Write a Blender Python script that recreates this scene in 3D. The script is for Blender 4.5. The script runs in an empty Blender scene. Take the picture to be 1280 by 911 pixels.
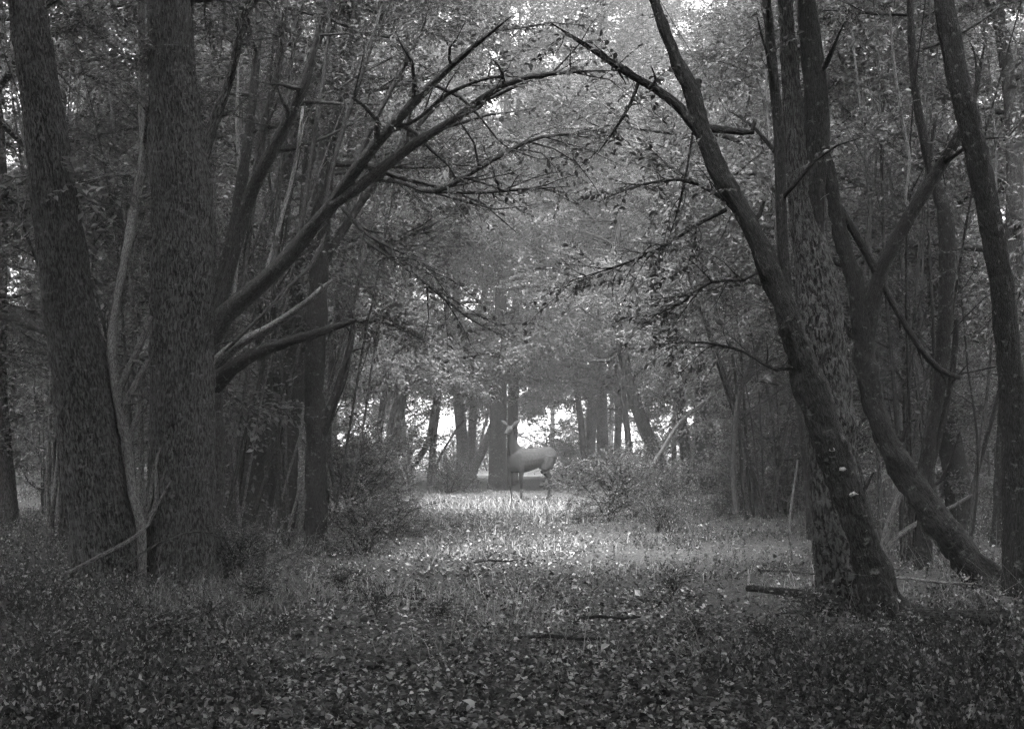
import bpy, math, random
import numpy as np
from mathutils import Vector

R = math.radians
scene = bpy.context.scene
COL = scene.collection

# ------------------------------------------------------------------ camera
F = 1800.0                      # focal length in photo pixels (1280 wide)
CAM_H = 1.3
PITCH = math.atan2(100.0, F)
cam_d = bpy.data.cameras.new('camera')
cam = bpy.data.objects.new('camera', cam_d)
COL.objects.link(cam)
cam.location = (0, 0, CAM_H)
cam.rotation_euler = (R(90) + PITCH, 0, 0)
cam_d.sensor_width = 36.0
cam_d.lens = 36.0 * F / 1280.0
cam_d.clip_end = 2000
scene.camera = cam

# ------------------------------------------------------------------ light
SUN_EL, SUN_AZ = R(62), R(188)     # soft high light from behind and a little to the left
world = bpy.data.worlds.new('World')
scene.world = world
world.use_nodes = True
wn, wl = world.node_tree.nodes, world.node_tree.links
bg = wn['Background']
sky = wn.new('ShaderNodeTexSky')
sky.sky_type = 'NISHITA'
sky.sun_disc = False
sky.sun_elevation = SUN_EL
sky.sun_rotation = SUN_AZ
bw = wn.new('ShaderNodeRGBToBW')
wl.new(sky.outputs[0], bw.inputs[0])
wl.new(bw.outputs[0], bg.inputs['Color'])
bg.inputs['Strength'].default_value = 0.125
sun_d = bpy.data.lights.new('sun', 'SUN')
sun_d.energy = 2.7
sun_d.angle = R(20)
sun_d.color = (1, 1, 1)
sun = bpy.data.objects.new('sun', sun_d)
COL.objects.link(sun)
sun.location = (5, 30, 40)
to_sun = Vector((math.sin(SUN_AZ) * math.cos(SUN_EL), math.cos(SUN_AZ) * math.cos(SUN_EL), math.sin(SUN_EL)))
sun.rotation_euler = to_sun.to_track_quat('Z', 'Y').to_euler()

scene.render.engine = 'CYCLES'
scene.view_settings.view_transform = 'Standard'
scene.view_settings.look = 'None'
scene.view_settings.exposure = 3.22
scene.view_settings.gamma = 1.0
cy = scene.cycles
cy.max_bounces = 5
cy.diffuse_bounces = 3
cy.glossy_bounces = 2
cy.transmission_bounces = 5
cy.volume_bounces = 1
cy.use_denoising = True
cy.denoising_prefilter = 'NONE'
cy.use_adaptive_sampling = True
cy.adaptive_threshold = 0.04
cy.adaptive_min_samples = 16
cy.sample_clamp_indirect = 6.0

# ------------------------------------------------------------------ helpers
FWD = np.array([0, math.cos(PITCH), math.sin(PITCH)])
UPV = np.array([0, -math.sin(PITCH), math.cos(PITCH)])


def at(px, py, d):
    """world point seen at photo pixel px,py standing d metres ahead"""
    v = FWD + np.array([1, 0, 0]) * (px - 640) / F + UPV * (455.5 - py) / F
    v = v * (d / v[1])
    return v + np.array([0, 0, CAM_H])


def hash3(ix, iy, iz, seed=0):
    h = (ix.astype(np.int64) * 374761393 + iy.astype(np.int64) * 668265263 + iz.astype(np.int64) * 2147483647 + seed * 1013904223) & 0xFFFFFFFF
    h = ((h ^ (h >> 13)) * 1274126177) & 0xFFFFFFFF
    h = ((h ^ (h >> 16)) * 2246822519) & 0xFFFFFFFF
    return ((h ^ (h >> 15)) & 0xFFFFFF) / float(0xFFFFFF)


def vnoise(p, seed=0):
    """value noise 0..1 at (n,3) points"""
    p = np.asarray(p, float)
    i = np.floor(p).astype(np.int64)
    f = p - i
    f = f * f * (3 - 2 * f)
    out = 0
    for dx in (0, 1):
        for dy in (0, 1):
            for dz in (0, 1):
                w = (f[:, 0] if dx else 1 - f[:, 0]) * (f[:, 1] if dy else 1 - f[:, 1]) * (f[:, 2] if dz else 1 - f[:, 2])
                out = out + w * hash3(i[:, 0] + dx, i[:, 1] + dy, i[:, 2] + dz, seed)
    return out


def path_x(y):
    return -0.05 - 0.030 * (np.asarray(y, float) - 9)


def ground_z(x, y):
    x = np.asarray(x, float)
    y = np.asarray(y, float)
    sh = x.shape
    x1, y1 = np.broadcast_arrays(x, y)
    sh = x1.shape
    x1 = x1.ravel()
    y1 = y1.ravel()
    p = np.stack([x1 * 0.45, y1 * 0.45, 0 * x1], 1)
    n = (vnoise(p, 3) - 0.5) * 0.13 + (vnoise(p * 3.1, 4) - 0.5) * 0.05
    side = np.clip((np.abs(x1 - path_x(y1)) - 1.6) / 4.0, 0, 1)
    side = side * side * (3 - 2 * side)
    z = n * (0.35 + 0.65 * side) + 0.10 * side * np.clip((60 - y1) / 20, 0, 1)
    return z.reshape(sh)


def make_mesh(name, verts, faces, mat, smooth=True, attrs=None):
    """verts (n,3); faces: one (m,k) int array or list of those"""
    if not isinstance(faces, (list, tuple)):
        faces = [faces]
    faces = [np.asarray(f, np.int32) for f in faces if len(f)]
    me = bpy.data.meshes.new(name)
    v = np.asarray(verts, np.float32)
    me.vertices.add(len(v))
    me.vertices.foreach_set('co', v.ravel())
    loops = np.concatenate([f.ravel() for f in faces])
    tot = np.concatenate([np.full(len(f), f.shape[1], np.int32) for f in faces])
    start = np.concatenate([[0], np.cumsum(tot)[:-1]]).astype(np.int32)
    me.loops.add(len(loops))
    me.loops.foreach_set('vertex_index', loops.astype(np.int32))
    me.polygons.add(len(tot))
    me.polygons.foreach_set('loop_start', start)
    me.polygons.foreach_set('loop_total', tot)
    me.polygons.foreach_set('use_smooth', np.full(len(tot), smooth, bool))
    for an, arr in (attrs or {}).items():
        a = me.attributes.new(an, 'FLOAT_VECTOR', 'POINT')
        a.data.foreach_set('vector', np.asarray(arr, np.float32).ravel())
    me.update(calc_edges=True)
    me.validate()
    if mat is not None:
        me.materials.append(mat)
    return me


def link(name, me, parent=None, loc=None):
    o = bpy.data.objects.new(name, me)
    COL.objects.link(o)
    if parent is not None:
        o.parent = parent
    if loc is not None:
        o.location = loc
    return o


def empty(name, loc, label, cat, group=None):
    o = bpy.data.objects.new(name, None)
    o.empty_display_size = 0.2
    COL.objects.link(o)
    o.location = tuple(float(c) for c in loc)
    tag(o, label, cat, group)
    return o


def tag(o, label=None, cat=None, group=None, kind=None):
    if label:
        o['label'] = label
    if cat:
        o['category'] = cat
    if group:
        o['group'] = group
    if kind:
        o['kind'] = kind
    return o


class Geo:
    """collects vertices and faces of one mesh"""
    def __init__(self):
        self.v, self.f3, self.f4, self.a, self.n = [], [], [], [], 0

    def add(self, v, f, a=None):
        v = np.asarray(v, float)
        f = np.asarray(f, int) + self.n
        (self.f3 if f.shape[1] == 3 else self.f4).append(f)
        self.v.append(v)
        self.a.append(np.zeros_like(v) if a is None else a)
        self.n += len(v)

    def mesh(self, name, mat, smooth=True, attr=None, origin=None):
        v = np.concatenate(self.v)
        if origin is not None:
            v = v - np.asarray(origin)
        fs = []
        if self.f3:
            fs.append(np.concatenate(self.f3))
        if self.f4:
            fs.append(np.concatenate(self.f4))
        return make_mesh(name, v, fs, mat, smooth, {attr: np.concatenate(self.a)} if attr else None)


def spline(pts, step):
    """Catmull-Rom through rows of pts (any columns), resampled at about step metres"""
    P = np.asarray(pts, float)
    if len(P) == 2:
        P = np.stack([P[0], P[0] * .5 + P[1] * .5, P[1]])
    E = np.concatenate([[2 * P[0] - P[1]], P, [2 * P[-1] - P[-2]]])
    out = []
    for i in range(1, len(E) - 2):
        L = np.linalg.norm(E[i + 1, :3] - E[i, :3])
        n = max(1, int(round(L / step)))
        t = (np.arange(n) / n)[:, None]
        a, b, c, d = E[i - 1], E[i], E[i + 1], E[i + 2]
        out.append(0.5 * (2 * b + (c - a) * t + (2 * a - 5 * b + 4 * c - d) * t ** 2 + (3 * b - a - 3 * c + d) * t ** 3))
    out.append(E[-2][None])
    return np.concatenate(out)


def tube(geo, pts, step=0.12, sides=8, rough=0.08, furrow=0.0, seed=0, cap=True, lobes=0.0):
    """pts rows (x,y,z,r): a knobbly tapered limb; fills attribute barkco"""
    S = spline(pts, step)
    C, r = S[:, :3], np.maximum(S[:, 3], 0.0012)
    T = np.gradient(C, axis=0)
    T /= np.linalg.norm(T, axis=1)[:, None] + 1e-9
    ref = np.array([1.0, 0.0, 0.0]) if abs(T[0][0]) < 0.8 else np.array([0, 1.0, 0])
    U = np.zeros_like(C)
    u = ref - T[0] * (ref @ T[0])
    for i in range(len(C)):
        u = u - T[i] * (u @ T[i])
        u /= np.linalg.norm(u)
        U[i] = u
    V = np.cross(T, U)
    ln = np.concatenate([[0], np.cumsum(np.linalg.norm(np.diff(C, axis=0), axis=1))])
    n, m = len(C), sides
    ang = np.arange(m) / m * 2 * math.pi
    ca, sa = np.cos(ang), np.sin(ang)
    rr = np.repeat(r[:, None], m, 1)
    rb = float(np.median(r))
    co = np.stack([np.repeat((rb * ca)[None], n, 0), np.repeat((rb * sa)[None], n, 0), np.repeat(ln[:, None], m, 1)], 2)
    cf = co.reshape(-1, 3)
    off = np.array([seed * 1.37 % 17, seed * 2.11 % 13, seed * 3.7 % 19])
    q = cf / max(rb, 0.01) * np.array([0.9, 0.9, 0.45]) + off
    d = (vnoise(q, 1) - 0.5) * 2 * rough + (vnoise(q * 2.7, 2) - 0.5) * rough
    rr = rr * (1 + d.reshape(n, m))
    if lobes:
        rr = rr * (1 + lobes * np.exp(-np.maximum(ln - .2, 0) / .3)[:, None] * (0.5 + 0.5 * np.cos(5 * ang + seed))[None] ** 1.5)
    if furrow:
        wob = (vnoise(cf * np.array([9, 9, 5.0]) + off, 11) - .5) * 1.6
        g = cf * np.array([21, 21, 3.6]) + off + wob[:, None]
        rid = np.abs(vnoise(g, 5) * 2 - 1) ** .6
        rid = rid * 0.65 + 0.35 * np.abs(vnoise(g * np.array([2.3, 2.3, 2.9]), 6) * 2 - 1) ** .7
        big = vnoise(cf * np.array([5, 5, 1.2]) + off, 8)
        rr = rr + furrow * (rid.reshape(n, m) - 0.5) * (0.6 + 0.8 * big.reshape(n, m))
    P = C[:, None] + U[:, None] * (rr * ca)[..., None] + V[:, None] * (rr * sa)[..., None]
    i = np.arange(n - 1)[:, None] * m
    j = np.arange(m)[None]
    k = (j + 1) % m
    faces = np.stack([i + j, i + k, i + m + k, i + m + j], 2).reshape(-1, 4)
    geo.add(P.reshape(-1, 3), faces, cf + off)
    if cap:                                     # closed end
        last = (n - 1) * m
        cv = np.concatenate([P[-1], (C[-1] + T[-1] * r[-1] * 0.4)[None]])
        geo.add(cv, np.stack([np.arange(m), (np.arange(m) + 1) % m, np.full(m, m)], 1), np.zeros((m + 1, 3)) + off)
    return S


def unit(v):
    return v / (np.linalg.norm(v, axis=-1, keepdims=True) + 1e-9)


def add_leaves(geo, pos, ld, nn, size, ratio=0.55, fold=0.16, six=False):
    """folded leaf blades: pos base point, ld direction, nn upper side"""
    w = unit(np.cross(nn, ld))
    n2 = np.cross(ld, w)
    s = size[:, None]
    if six:
        b = pos
        t = pos + ld * s - n2 * s * 0.12
        m1 = pos + ld * s * 0.5 - n2 * s * 0.02
        l1 = pos + ld * s * 0.28 + w * s * ratio * 0.46 + n2 * s * fold * 0.8
        l2 = pos + ld * s * 0.66 + w * s * ratio * 0.40 + n2 * s * fold * 0.6
        r1 = pos + ld * s * 0.28 - w * s * ratio * 0.46 + n2 * s * fold * 0.8
        r2 = pos + ld * s * 0.66 - w * s * ratio * 0.40 + n2 * s * fold * 0.6
        V = np.stack([b, l1, l2, t, r2, r1, m1], 1).reshape(-1, 3)
        base = (np.arange(len(pos)) * 7)[:, None, None]
        f = np.array([[0, 6, 1], [1, 6, 2], [2, 6, 3], [3, 6, 4], [4, 6, 5], [5, 6, 0]])[None]
        geo.add(V, (base + f).reshape(-1, 3))
    else:
        t = pos + ld * s
        l = pos + ld * s * 0.45 + w * s * ratio * 0.5 + n2 * s * fold
        r = pos + ld * s * 0.45 - w * s * ratio * 0.5 + n2 * s * fold
        V = np.stack([pos, l, t, r], 1).reshape(-1, 3)
        base = (np.arange(len(pos)) * 4)[:, None, None]
        f = np.array([[0, 2, 1], [0, 3, 2]])[None]
        geo.add(V, (base + f).reshape(-1, 3))


def add_sprays(leaf, twig, O, D, L, nl, ls, rng, six=False, flat=0.35, droop=0.15, twr=0.003):
    """leafy twigs: leaves in two ranks along each twig"""
    m = len(O)
    if m == 0:
        return
    D = unit(D)
    up = np.zeros((m, 3))
    up[:, 2] = 1
    up = up + rng.normal(0, flat, (m, 3))
    N = unit(up - D * np.sum(up * D, 1)[:, None])
    S = np.cross(N, D)
    k = np.arange(nl)
    t = (k + 0.6) / nl
    tt = np.clip(t[None] + rng.normal(0, 0.03, (m, nl)), 0.05, 1)
    pos = O[:, None] + D[:, None] * (L[:, None] * tt)[..., None]
    pos[..., 2] -= droop * L[:, None] * tt ** 2
    sg = np.where(k % 2 == 0, 1, -1)[None]
    a = R(52) + rng.normal(0, 0.28, (m, nl))
    a[:, -1] *= 0.2
    ld = D[:, None] * np.cos(a)[..., None] + S[:, None] * (np.sin(a) * sg)[..., None]
    ld = ld + rng.normal(0, 0.2, (m, nl, 3))
    ld[..., 2] -= 0.18
    ld = unit(ld)
    nn = unit(np.repeat(N[:, None], nl, 1) + rng.normal(0, 0.4, (m, nl, 3)))
    size = ls * rng.uniform(0.6, 1.25, (m, nl)) * (1 - 0.25 * np.abs(tt - 0.5))
    keep = rng.random(m * nl) > 0.12
    add_leaves(leaf, pos.reshape(-1, 3)[keep], ld.reshape(-1, 3)[keep], nn.reshape(-1, 3)[keep], size.ravel()[keep], six=six)
    if twig is not None:
        b = O[:, None] + np.stack([S, -0.5 * S + 0.87 * N, -0.5 * S - 0.87 * N], 1) * twr
        mid = O + D * L[:, None] * 0.55
        mid[:, 2] -= droop * L * 0.3
        mm = mid[:, None] + np.stack([S, -0.5 * S + 0.87 * N, -0.5 * S - 0.87 * N], 1) * twr * 0.7
        tip = O + D * L[:, None]
        tip[:, 2] -= droop * L
        V = np.concatenate([b, mm, tip[:, None]], 1).reshape(-1, 3)
        base = (np.arange(m) * 7)[:, None, None]
        twig.add(V, (base + np.array([[3, 4, 6], [4, 5, 6], [5, 3, 6]])[None]).reshape(-1, 3))
        f4 = np.array([[0, 1, 4, 3], [1, 2, 5, 4], [2, 0, 3, 5]])[None]
        twig.f4.append((base + f4).reshape(-1, 4) + twig.n - len(V))


# ------------------------------------------------------------------ materials (black and white world)
def new_mat(name):
    m = bpy.data.materials.new(name)
    m.use_nodes = True
    nt = m.node_tree
    nt.nodes.clear()
    out = nt.nodes.new('ShaderNodeOutputMaterial')
    return m, nt, out


def ramp(nt, fac, stops):
    r = nt.nodes.new('ShaderNodeValToRGB')
    e = r.color_ramp.elements
    while len(e) < len(stops):
        e.new(0.5)
    for el, (p, c) in zip(e, stops):
        el.position = p
        el.color = (c, c, c, 1)
    nt.links.new(fac, r.inputs[0])
    return r.outputs[0]


def bark_mat(name, dark, light, lichen=0.0, bump=0.5, scale=1.0, moss=0.0):
    m, nt, out = new_mat(name)
    N, Lk = nt.nodes, nt.links
    at_ = N.new('ShaderNodeAttribute')
    at_.attribute_name = 'barkco'
    mp = N.new('ShaderNodeMapping')
    mp.inputs['Scale'].default_value = (scale, scale, scale * 0.17)
    Lk.new(at_.outputs['Vector'], mp.inputs[0])
    nz = N.new('ShaderNodeTexNoise')
    nz.inputs['Scale'].default_value = 110
    nz.inputs['Detail'].default_value = 5
    nz.inputs['Roughness'].default_value = 0.62
    Lk.new(mp.outputs[0], nz.inputs['Vector'])
    vo = N.new('ShaderNodeTexVoronoi')
    vo.feature = 'DISTANCE_TO_EDGE'
    vo.inputs['Scale'].default_value = 62
    wv = N.new('ShaderNodeVectorMath')
    wv.operation = 'MULTIPLY_ADD'
    wv.inputs[1].default_value = (0.03, 0.03, 0.03)
    Lk.new(nz.outputs['Color'], wv.inputs[0])
    Lk.new(mp.outputs[0], wv.inputs[2])
    Lk.new(wv.outputs[0], vo.inputs['Vector'])
    vr = N.new('ShaderNodeMapRange')
    vr.inputs['From Max'].default_value = 0.3
    Lk.new(vo.outputs['Distance'], vr.inputs['Value'])
    mx = N.new('ShaderNodeMath')
    mx.operation = 'MULTIPLY_ADD'
    mx.inputs[1].default_value = 0.26
    Lk.new(vr.outputs[0], mx.inputs[0])
    half = N.new('ShaderNodeMath')
    half.operation = 'MULTIPLY'
    half.inputs[1].default_value = 0.98
    Lk.new(nz.outputs['Fac'], half.inputs[0])
    Lk.new(half.outputs[0], mx.inputs[2])
    col = ramp(nt, mx.outputs[0], [(0.36, dark * 0.2), (0.5, dark), (0.68, light)])
    n2 = N.new('ShaderNodeTexNoise')
    n2.inputs['Scale'].default_value = 20
    n2.inputs['Detail'].default_value = 6
    n2.inputs['Roughness'].default_value = 0.7
    Lk.new(at_.outputs['Vector'], n2.inputs['Vector'])
    if lichen:
        fac = ramp(nt, n2.outputs['Fac'], [(0.58, 0.0), (0.66, 1.0)])
        sc = N.new('ShaderNodeMath')
        sc.operation = 'MULTIPLY'
        sc.inputs[1].default_value = 0.75
        Lk.new(fac, sc.inputs[0])
        mix = N.new('ShaderNodeMixRGB')
        mix.inputs[2].default_value = (lichen, lichen, lichen, 1)
        Lk.new(sc.outputs[0], mix.inputs[0])
        Lk.new(col, mix.inputs[1])
        col = mix.outputs[0]
    bs = N.new('ShaderNodeBsdfPrincipled')
    bs.inputs['Roughness'].default_value = 0.85
    bs.inputs['Specular IOR Level'].default_value = 0.1
    Lk.new(col, bs.inputs['Base Color'])
    bp = N.new('ShaderNodeBump')
    bp.inputs['Strength'].default_value = bump
    bp.inputs['Distance'].default_value = 0.035
    Lk.new(mx.outputs[0], bp.inputs['Height'])
    Lk.new(bp.outputs[0], bs.inputs['Normal'])
    Lk.new(bs.outputs[0], out.inputs[0])
    return m


def leaf_mat(name, stops, trans=0.4, rough=0.45, spec=0.35):
    m, nt, out = new_mat(name)
    N, Lk = nt.nodes, nt.links
    g = N.new('ShaderNodeNewGeometry')
    col = ramp(nt, g.outputs['Random Per Island'], stops)
    oi = N.new('ShaderNodeTexNoise')                 # clump variation in place
    oi.inputs['Scale'].default_value = 0.9
    oi.inputs['Detail'].default_value = 2
    Lk.new(g.outputs['Position'], oi.inputs['Vector'])
    k = ramp(nt, oi.outputs['Fac'], [(0.3, 0.62), (0.7, 1.0)])
    mul = N.new('ShaderNodeMixRGB')
    mul.blend_type = 'MULTIPLY'
    mul.inputs[0].default_value = 1
    Lk.new(col, mul.inputs[1])
    Lk.new(k, mul.inputs[2])
    bs = N.new('ShaderNodeBsdfPrincipled')
    bs.inputs['Roughness'].default_value = rough
    bs.inputs['Specular IOR Level'].default_value = spec
    Lk.new(mul.outputs[0], bs.inputs['Base Color'])
    tr = N.new('ShaderNodeBsdfTranslucent')
    Lk.new(mul.outputs[0], tr.inputs[0])
    mix = N.new('ShaderNodeMixShader')
    mix.inputs[0].default_value = trans
    Lk.new(bs.outputs[0], mix.inputs[1])
    Lk.new(tr.outputs[0], mix.inputs[2])
    Lk.new(mix.outputs[0], out.inputs[0])
    return m


def plain_mat(name, lo, hi, scale=8.0, rough=0.8, bump=0.0):
    m, nt, out = new_mat(name)
    N, Lk = nt.nodes, nt.links
    tc = N.new('ShaderNodeTexCoord')
    nz = N.new('ShaderNodeTexNoise')
    nz.inputs['Scale'].default_value = scale
    nz.inputs['Detail'].default_value = 6
    Lk.new(tc.outputs['Object'], nz.inputs['Vector'])
    col = ramp(nt, nz.outputs['Fac'], [(0.3, lo), (0.7, hi)])
    bs = N.new('ShaderNodeBsdfPrincipled')
    bs.inputs['Roughness'].default_value = rough
    bs.inputs['Specular IOR Level'].default_value = 0.3
    Lk.new(col, bs.inputs['Base Color'])
    if bump:
        bp = N.new('ShaderNodeBump')
        bp.inputs['Strength'].default_value = bump
        bp.inputs['Distance'].default_value = 0.03
        Lk.new(nz.outputs['Fac'], bp.inputs['Height'])
        Lk.new(bp.outputs[0], bs.inputs['Normal'])
    Lk.new(bs.outputs[0], out.inputs[0])
    return m


M_OAK = bark_mat('oak_bark', 0.010, 0.07, lichen=0.12, bump=1.0, scale=1.0)
M_DARK = bark_mat('dark_bark', 0.004, 0.026, lichen=0.11, bump=0.6, scale=1.4)
M_GREY = bark_mat('grey_bark', 0.016, 0.075, lichen=0.10, bump=0.6, scale=1.3)
M_HAZEL = bark_mat('hazel_bark', 0.008, 0.045, lichen=0.13, bump=0.4, scale=1.6)
M_PALE = bark_mat('pale_dead_wood', 0.08, 0.25, lichen=0.3, bump=0.4, scale=1.8)
M_MID = bark_mat('mid_grey_bark', 0.04, 0.15, lichen=0.22, bump=0.5, scale=1.6)
M_TWIG = bark_mat('twig_bark', 0.025, 0.07, bump=0.1, scale=2.0)
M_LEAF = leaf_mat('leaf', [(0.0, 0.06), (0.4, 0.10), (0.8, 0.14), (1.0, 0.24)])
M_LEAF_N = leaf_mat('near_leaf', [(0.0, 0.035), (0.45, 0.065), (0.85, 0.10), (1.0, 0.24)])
M_LITTER = leaf_mat('fallen_leaf', [(0.0, 0.012), (0.4, 0.05), (0.68, 0.14), (0.88, 0.36), (1.0, 0.62)], trans=0.12)
M_GRASS = leaf_mat('grass_blade', [(0.0, 0.12), (0.5, 0.22), (1.0, 0.38)], trans=0.35)
M_HERB = leaf_mat('herb_leaf', [(0.0, 0.012), (0.4, 0.04), (0.75, 0.12), (0.92, 0.30), (1.0, 0.45)], trans=0.3)
M_PALELEAF = leaf_mat('pale_leaf', [(0.0, 0.5), (1.0, 0.65)], trans=0.3)

# ------------------------------------------------------------------ ground
def build_ground():
    ys = np.unique(np.concatenate([np.arange(-45, 5, 2.5), np.arange(5, 36, 0.2), np.arange(36, 70, 0.6), np.geomspace(70, 300, 40)]))
    xs = np.concatenate([-np.geomspace(16, 160, 24)[::-1], np.arange(-15.8, 15.9, 0.3), np.geomspace(16, 160, 24)])
    X, Y = np.meshgrid(xs, ys)
    Z = ground_z(X, Y)
    fine = (vnoise(np.stack([X.ravel() * 5, Y.ravel() * 5, 0 * X.ravel()], 1), 9).reshape(X.shape) - 0.5) * 0.035
    Z = Z + fine - 0.01
    n, m = X.shape
    i = np.arange(n - 1)[:, None] * m
    j = np.arange(m - 1)[None]
    f = np.stack([i + j, i + j + 1, i + m + j + 1, i + m + j], 2).reshape(-1, 4)
    mt, nt, out = new_mat('forest_soil')
    N, Lk = nt.nodes, nt.links
    geo = N.new('ShaderNodeNewGeometry')
    nz = N.new('ShaderNodeTexNoise')
    nz.inputs['Scale'].default_value = 22
    nz.inputs['Detail'].default_value = 8
    nz.inputs['Roughness'].default_value = 0.7
    Lk.new(geo.outputs['Position'], nz.inputs['Vector'])
    soil = ramp(nt, nz.outputs['Fac'], [(0.35, 0.012), (0.52, 0.05), (0.68, 0.16)])
    grass = ramp(nt, nz.outputs['Fac'], [(0.3, 0.20), (0.7, 0.34)])
    sep = N.new('ShaderNodeSeparateXYZ')
    Lk.new(geo.outputs['Position'], sep.inputs[0])
    nb = N.new('ShaderNodeTexNoise')
    nb.inputs['Scale'].default_value = 0.25
    Lk.new(geo.outputs['Position'], nb.inputs['Vector'])
    ma = N.new('ShaderNodeMath')
    ma.operation = 'MULTIPLY_ADD'
    ma.inputs[1].default_value = 14
    Lk.new(nb.outputs['Fac'], ma.inputs[0])
    Lk.new(sep.outputs['Y'], ma.inputs[2])
    mr = N.new('ShaderNodeMapRange')                 # dry meadow beyond the wood's edge
    mr.inputs['From Min'].default_value = 62
    mr.inputs['From Max'].default_value = 72
    Lk.new(ma.outputs[0], mr.inputs['Value'])
    mix = N.new('ShaderNodeMixRGB')
    Lk.new(mr.outputs[0], mix.inputs[0])
    Lk.new(soil, mix.inputs[1])
    Lk.new(grass, mix.inputs[2])
    bs = N.new('ShaderNodeBsdfPrincipled')
    bs.inputs['Roughness'].default_value = 0.95
    bs.inputs['Specular IOR Level'].default_value = 0.15
    Lk.new(mix.outputs[0], bs.inputs['Base Color'])
    bp = N.new('ShaderNodeBump')
    bp.inputs['Strength'].default_value = 0.8
    bp.inputs['Distance'].default_value = 0.04
    Lk.new(nz.outputs['Fac'], bp.inputs['Height'])
    Lk.new(bp.outputs[0], bs.inputs['Normal'])
    Lk.new(bs.outputs[0], out.inputs[0])
    g = link('ground', make_mesh('ground', np.stack([X, Y, Z], 2).reshape(-1, 3), f, mt))
    tag(g, 'forest floor track running away between the trees', None, None, 'structure')


build_ground()

# ------------------------------------------------------------------ trees
def limb(rng, p0, d0, L, r0, leaf, twig, ls=0.075, spm=9, nl=10, six=False, sub=7, curl=0.0, start=0.22, mat=None, sides=6, wander=0.16, sl=(0.25, 0.5), pts=None, shoots=None):
    """one limb with its side shoots (one mesh); its leafy sprays go to leaf / twig"""
    g = Geo()
    if pts is None:
        n = 7
        p = np.array(p0, float)
        d = unit(np.array(d0, float))
        pts = []
        for i in range(n):
            t = i / (n - 1)
            pts.append([*p, max(r0 * (1 - 0.88 * t), 0.004)])
            d = unit(d + rng.normal(0, wander, 3) + np.array([0, 0, curl]))
            p = p + d * L / (n - 1)
    S = tube(g, pts, step=max(0.10, L / 16), sides=sides, rough=0.10, seed=int(rng.integers(1000)))
    T = unit(np.gradient(S[:, :3], axis=0))
    O, Dv = [], []
    for k in range(sub):
        t = start + (1 - start) * (k + rng.random()) / max(sub, 1)
        i = min(int(t * (len(S) - 1)), len(S) - 1)
        tg = T[i]
        sd = unit(np.cross(tg, [0, 0, 1]) + 1e-6) * (1 if k % 2 else -1)
        d = unit(tg * rng.uniform(0.4, 0.9) + sd * rng.uniform(0.5, 1.0) + rng.normal(0, 0.3, 3))
        Ls = L * rng.uniform(*sl) * (1.15 - 0.5 * t)
        q = S[i, :3].copy()
        sp = []
        r1 = max(min(S[i, 3] * 0.6, 0.03), 0.004)
        for u in range(5):
            sp.append([*q, max(r1 * (1 - 0.85 * u / 4), 0.0025)])
            d = unit(d + rng.normal(0, 0.17, 3) + np.array([0, 0, -0.03]))
            q = q + d * Ls / 4
        gs = g
        if shoots is not None:
            gs = Geo()
            shoots.append(gs)
        S2 = tube(gs, sp, step=max(0.14, Ls / 5), sides=3 if shoots is None else 4, rough=0.0, cap=False)
        ns = max(2, int(Ls * spm))
        ii = (rng.uniform(0.12, 1, ns) * (len(S2) - 1)).astype(int)
        T2 = unit(np.gradient(S2[:, :3], axis=0))[ii]
        dd = T2 * rng.uniform(0.3, 1.0, ns)[:, None] + rng.normal(0, 0.55, (ns, 3)) * np.array([1, 1, 0.55])
        O.append(S2[ii, :3])
        Dv.append(dd)
    ns = int(L * (1 - start) * spm * 0.6)
    ii = ((start + (1 - start) * rng.random(ns)) * (len(S) - 1)).astype(int)
    O.append(S[ii, :3])
    Dv.append(T[ii] * 0.5 + rng.normal(0, 0.6, (ns, 3)) * np.array([1, 1, 0.55]))
    if leaf is not None and sum(len(o) for o in O):
        O = np.concatenate(O)
        Dv = np.concatenate(Dv)
        add_sprays(leaf, twig, O, Dv, rng.uniform(0.25, 0.6, len(O)) * (ls / 0.07), nl, ls, rng, six=six)
    return g


PROTO = {}


def make_proto(key, seed, h0, h1, nb, Lr, el, ls, spm, nl=10, sub=7, bare=0, mat=None, dens_top=1.0, leafm=None, r0=0.05, curl=0.0, flat_top=False):
    rng = np.random.default_rng(seed)
    leaf, twig = Geo(), Geo()
    limbs = []
    for k in range(nb):
        t = (k + rng.random()) / nb
        h = h0 + (h1 - h0) * t
        az = k * 2.4 + rng.normal(0, 0.4)
        e = el[0] + (el[1] - el[0]) * t + rng.normal(0, 0.12)
        L = rng.uniform(*Lr) * (1.0 - 0.55 * max(0, t - 0.35) / 0.65)
        d = [math.cos(az) * math.cos(e), math.sin(az) * math.cos(e), math.sin(e)]
        g = limb(rng, (0, 0, h), d, L, r0 * (1.1 - 0.6 * t), leaf, twig, ls, spm, nl, sub=sub, curl=curl)
        limbs.append(g)
    allb = Geo()
    for g in limbs:
        for nm in ('f3', 'f4'):
            getattr(allb, nm).extend([f + allb.n for f in getattr(g, nm)])
        allb.v += g.v
        allb.a += g.a
        allb.n += g.n
    for nm in ('f3', 'f4'):
        getattr(allb, nm).extend([f + allb.n for f in getattr(twig, nm)])
    allb.v += twig.v
    allb.a += twig.a
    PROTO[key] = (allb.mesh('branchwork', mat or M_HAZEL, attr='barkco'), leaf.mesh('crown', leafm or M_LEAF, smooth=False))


def put_proto(root, key, loc, rot=0, sc=1.0, scz=None):
    bw_, cr = PROTO[key]
    for nm, me in (('branchwork', bw_), ('crown', cr)):
        o = link(nm, me, root, loc)
        if nm == 'branchwork':
            o['kind'] = 'stuff'
        o.rotation_euler = (0, 0, rot)
        o.scale = (sc, sc, scz or sc)


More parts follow.
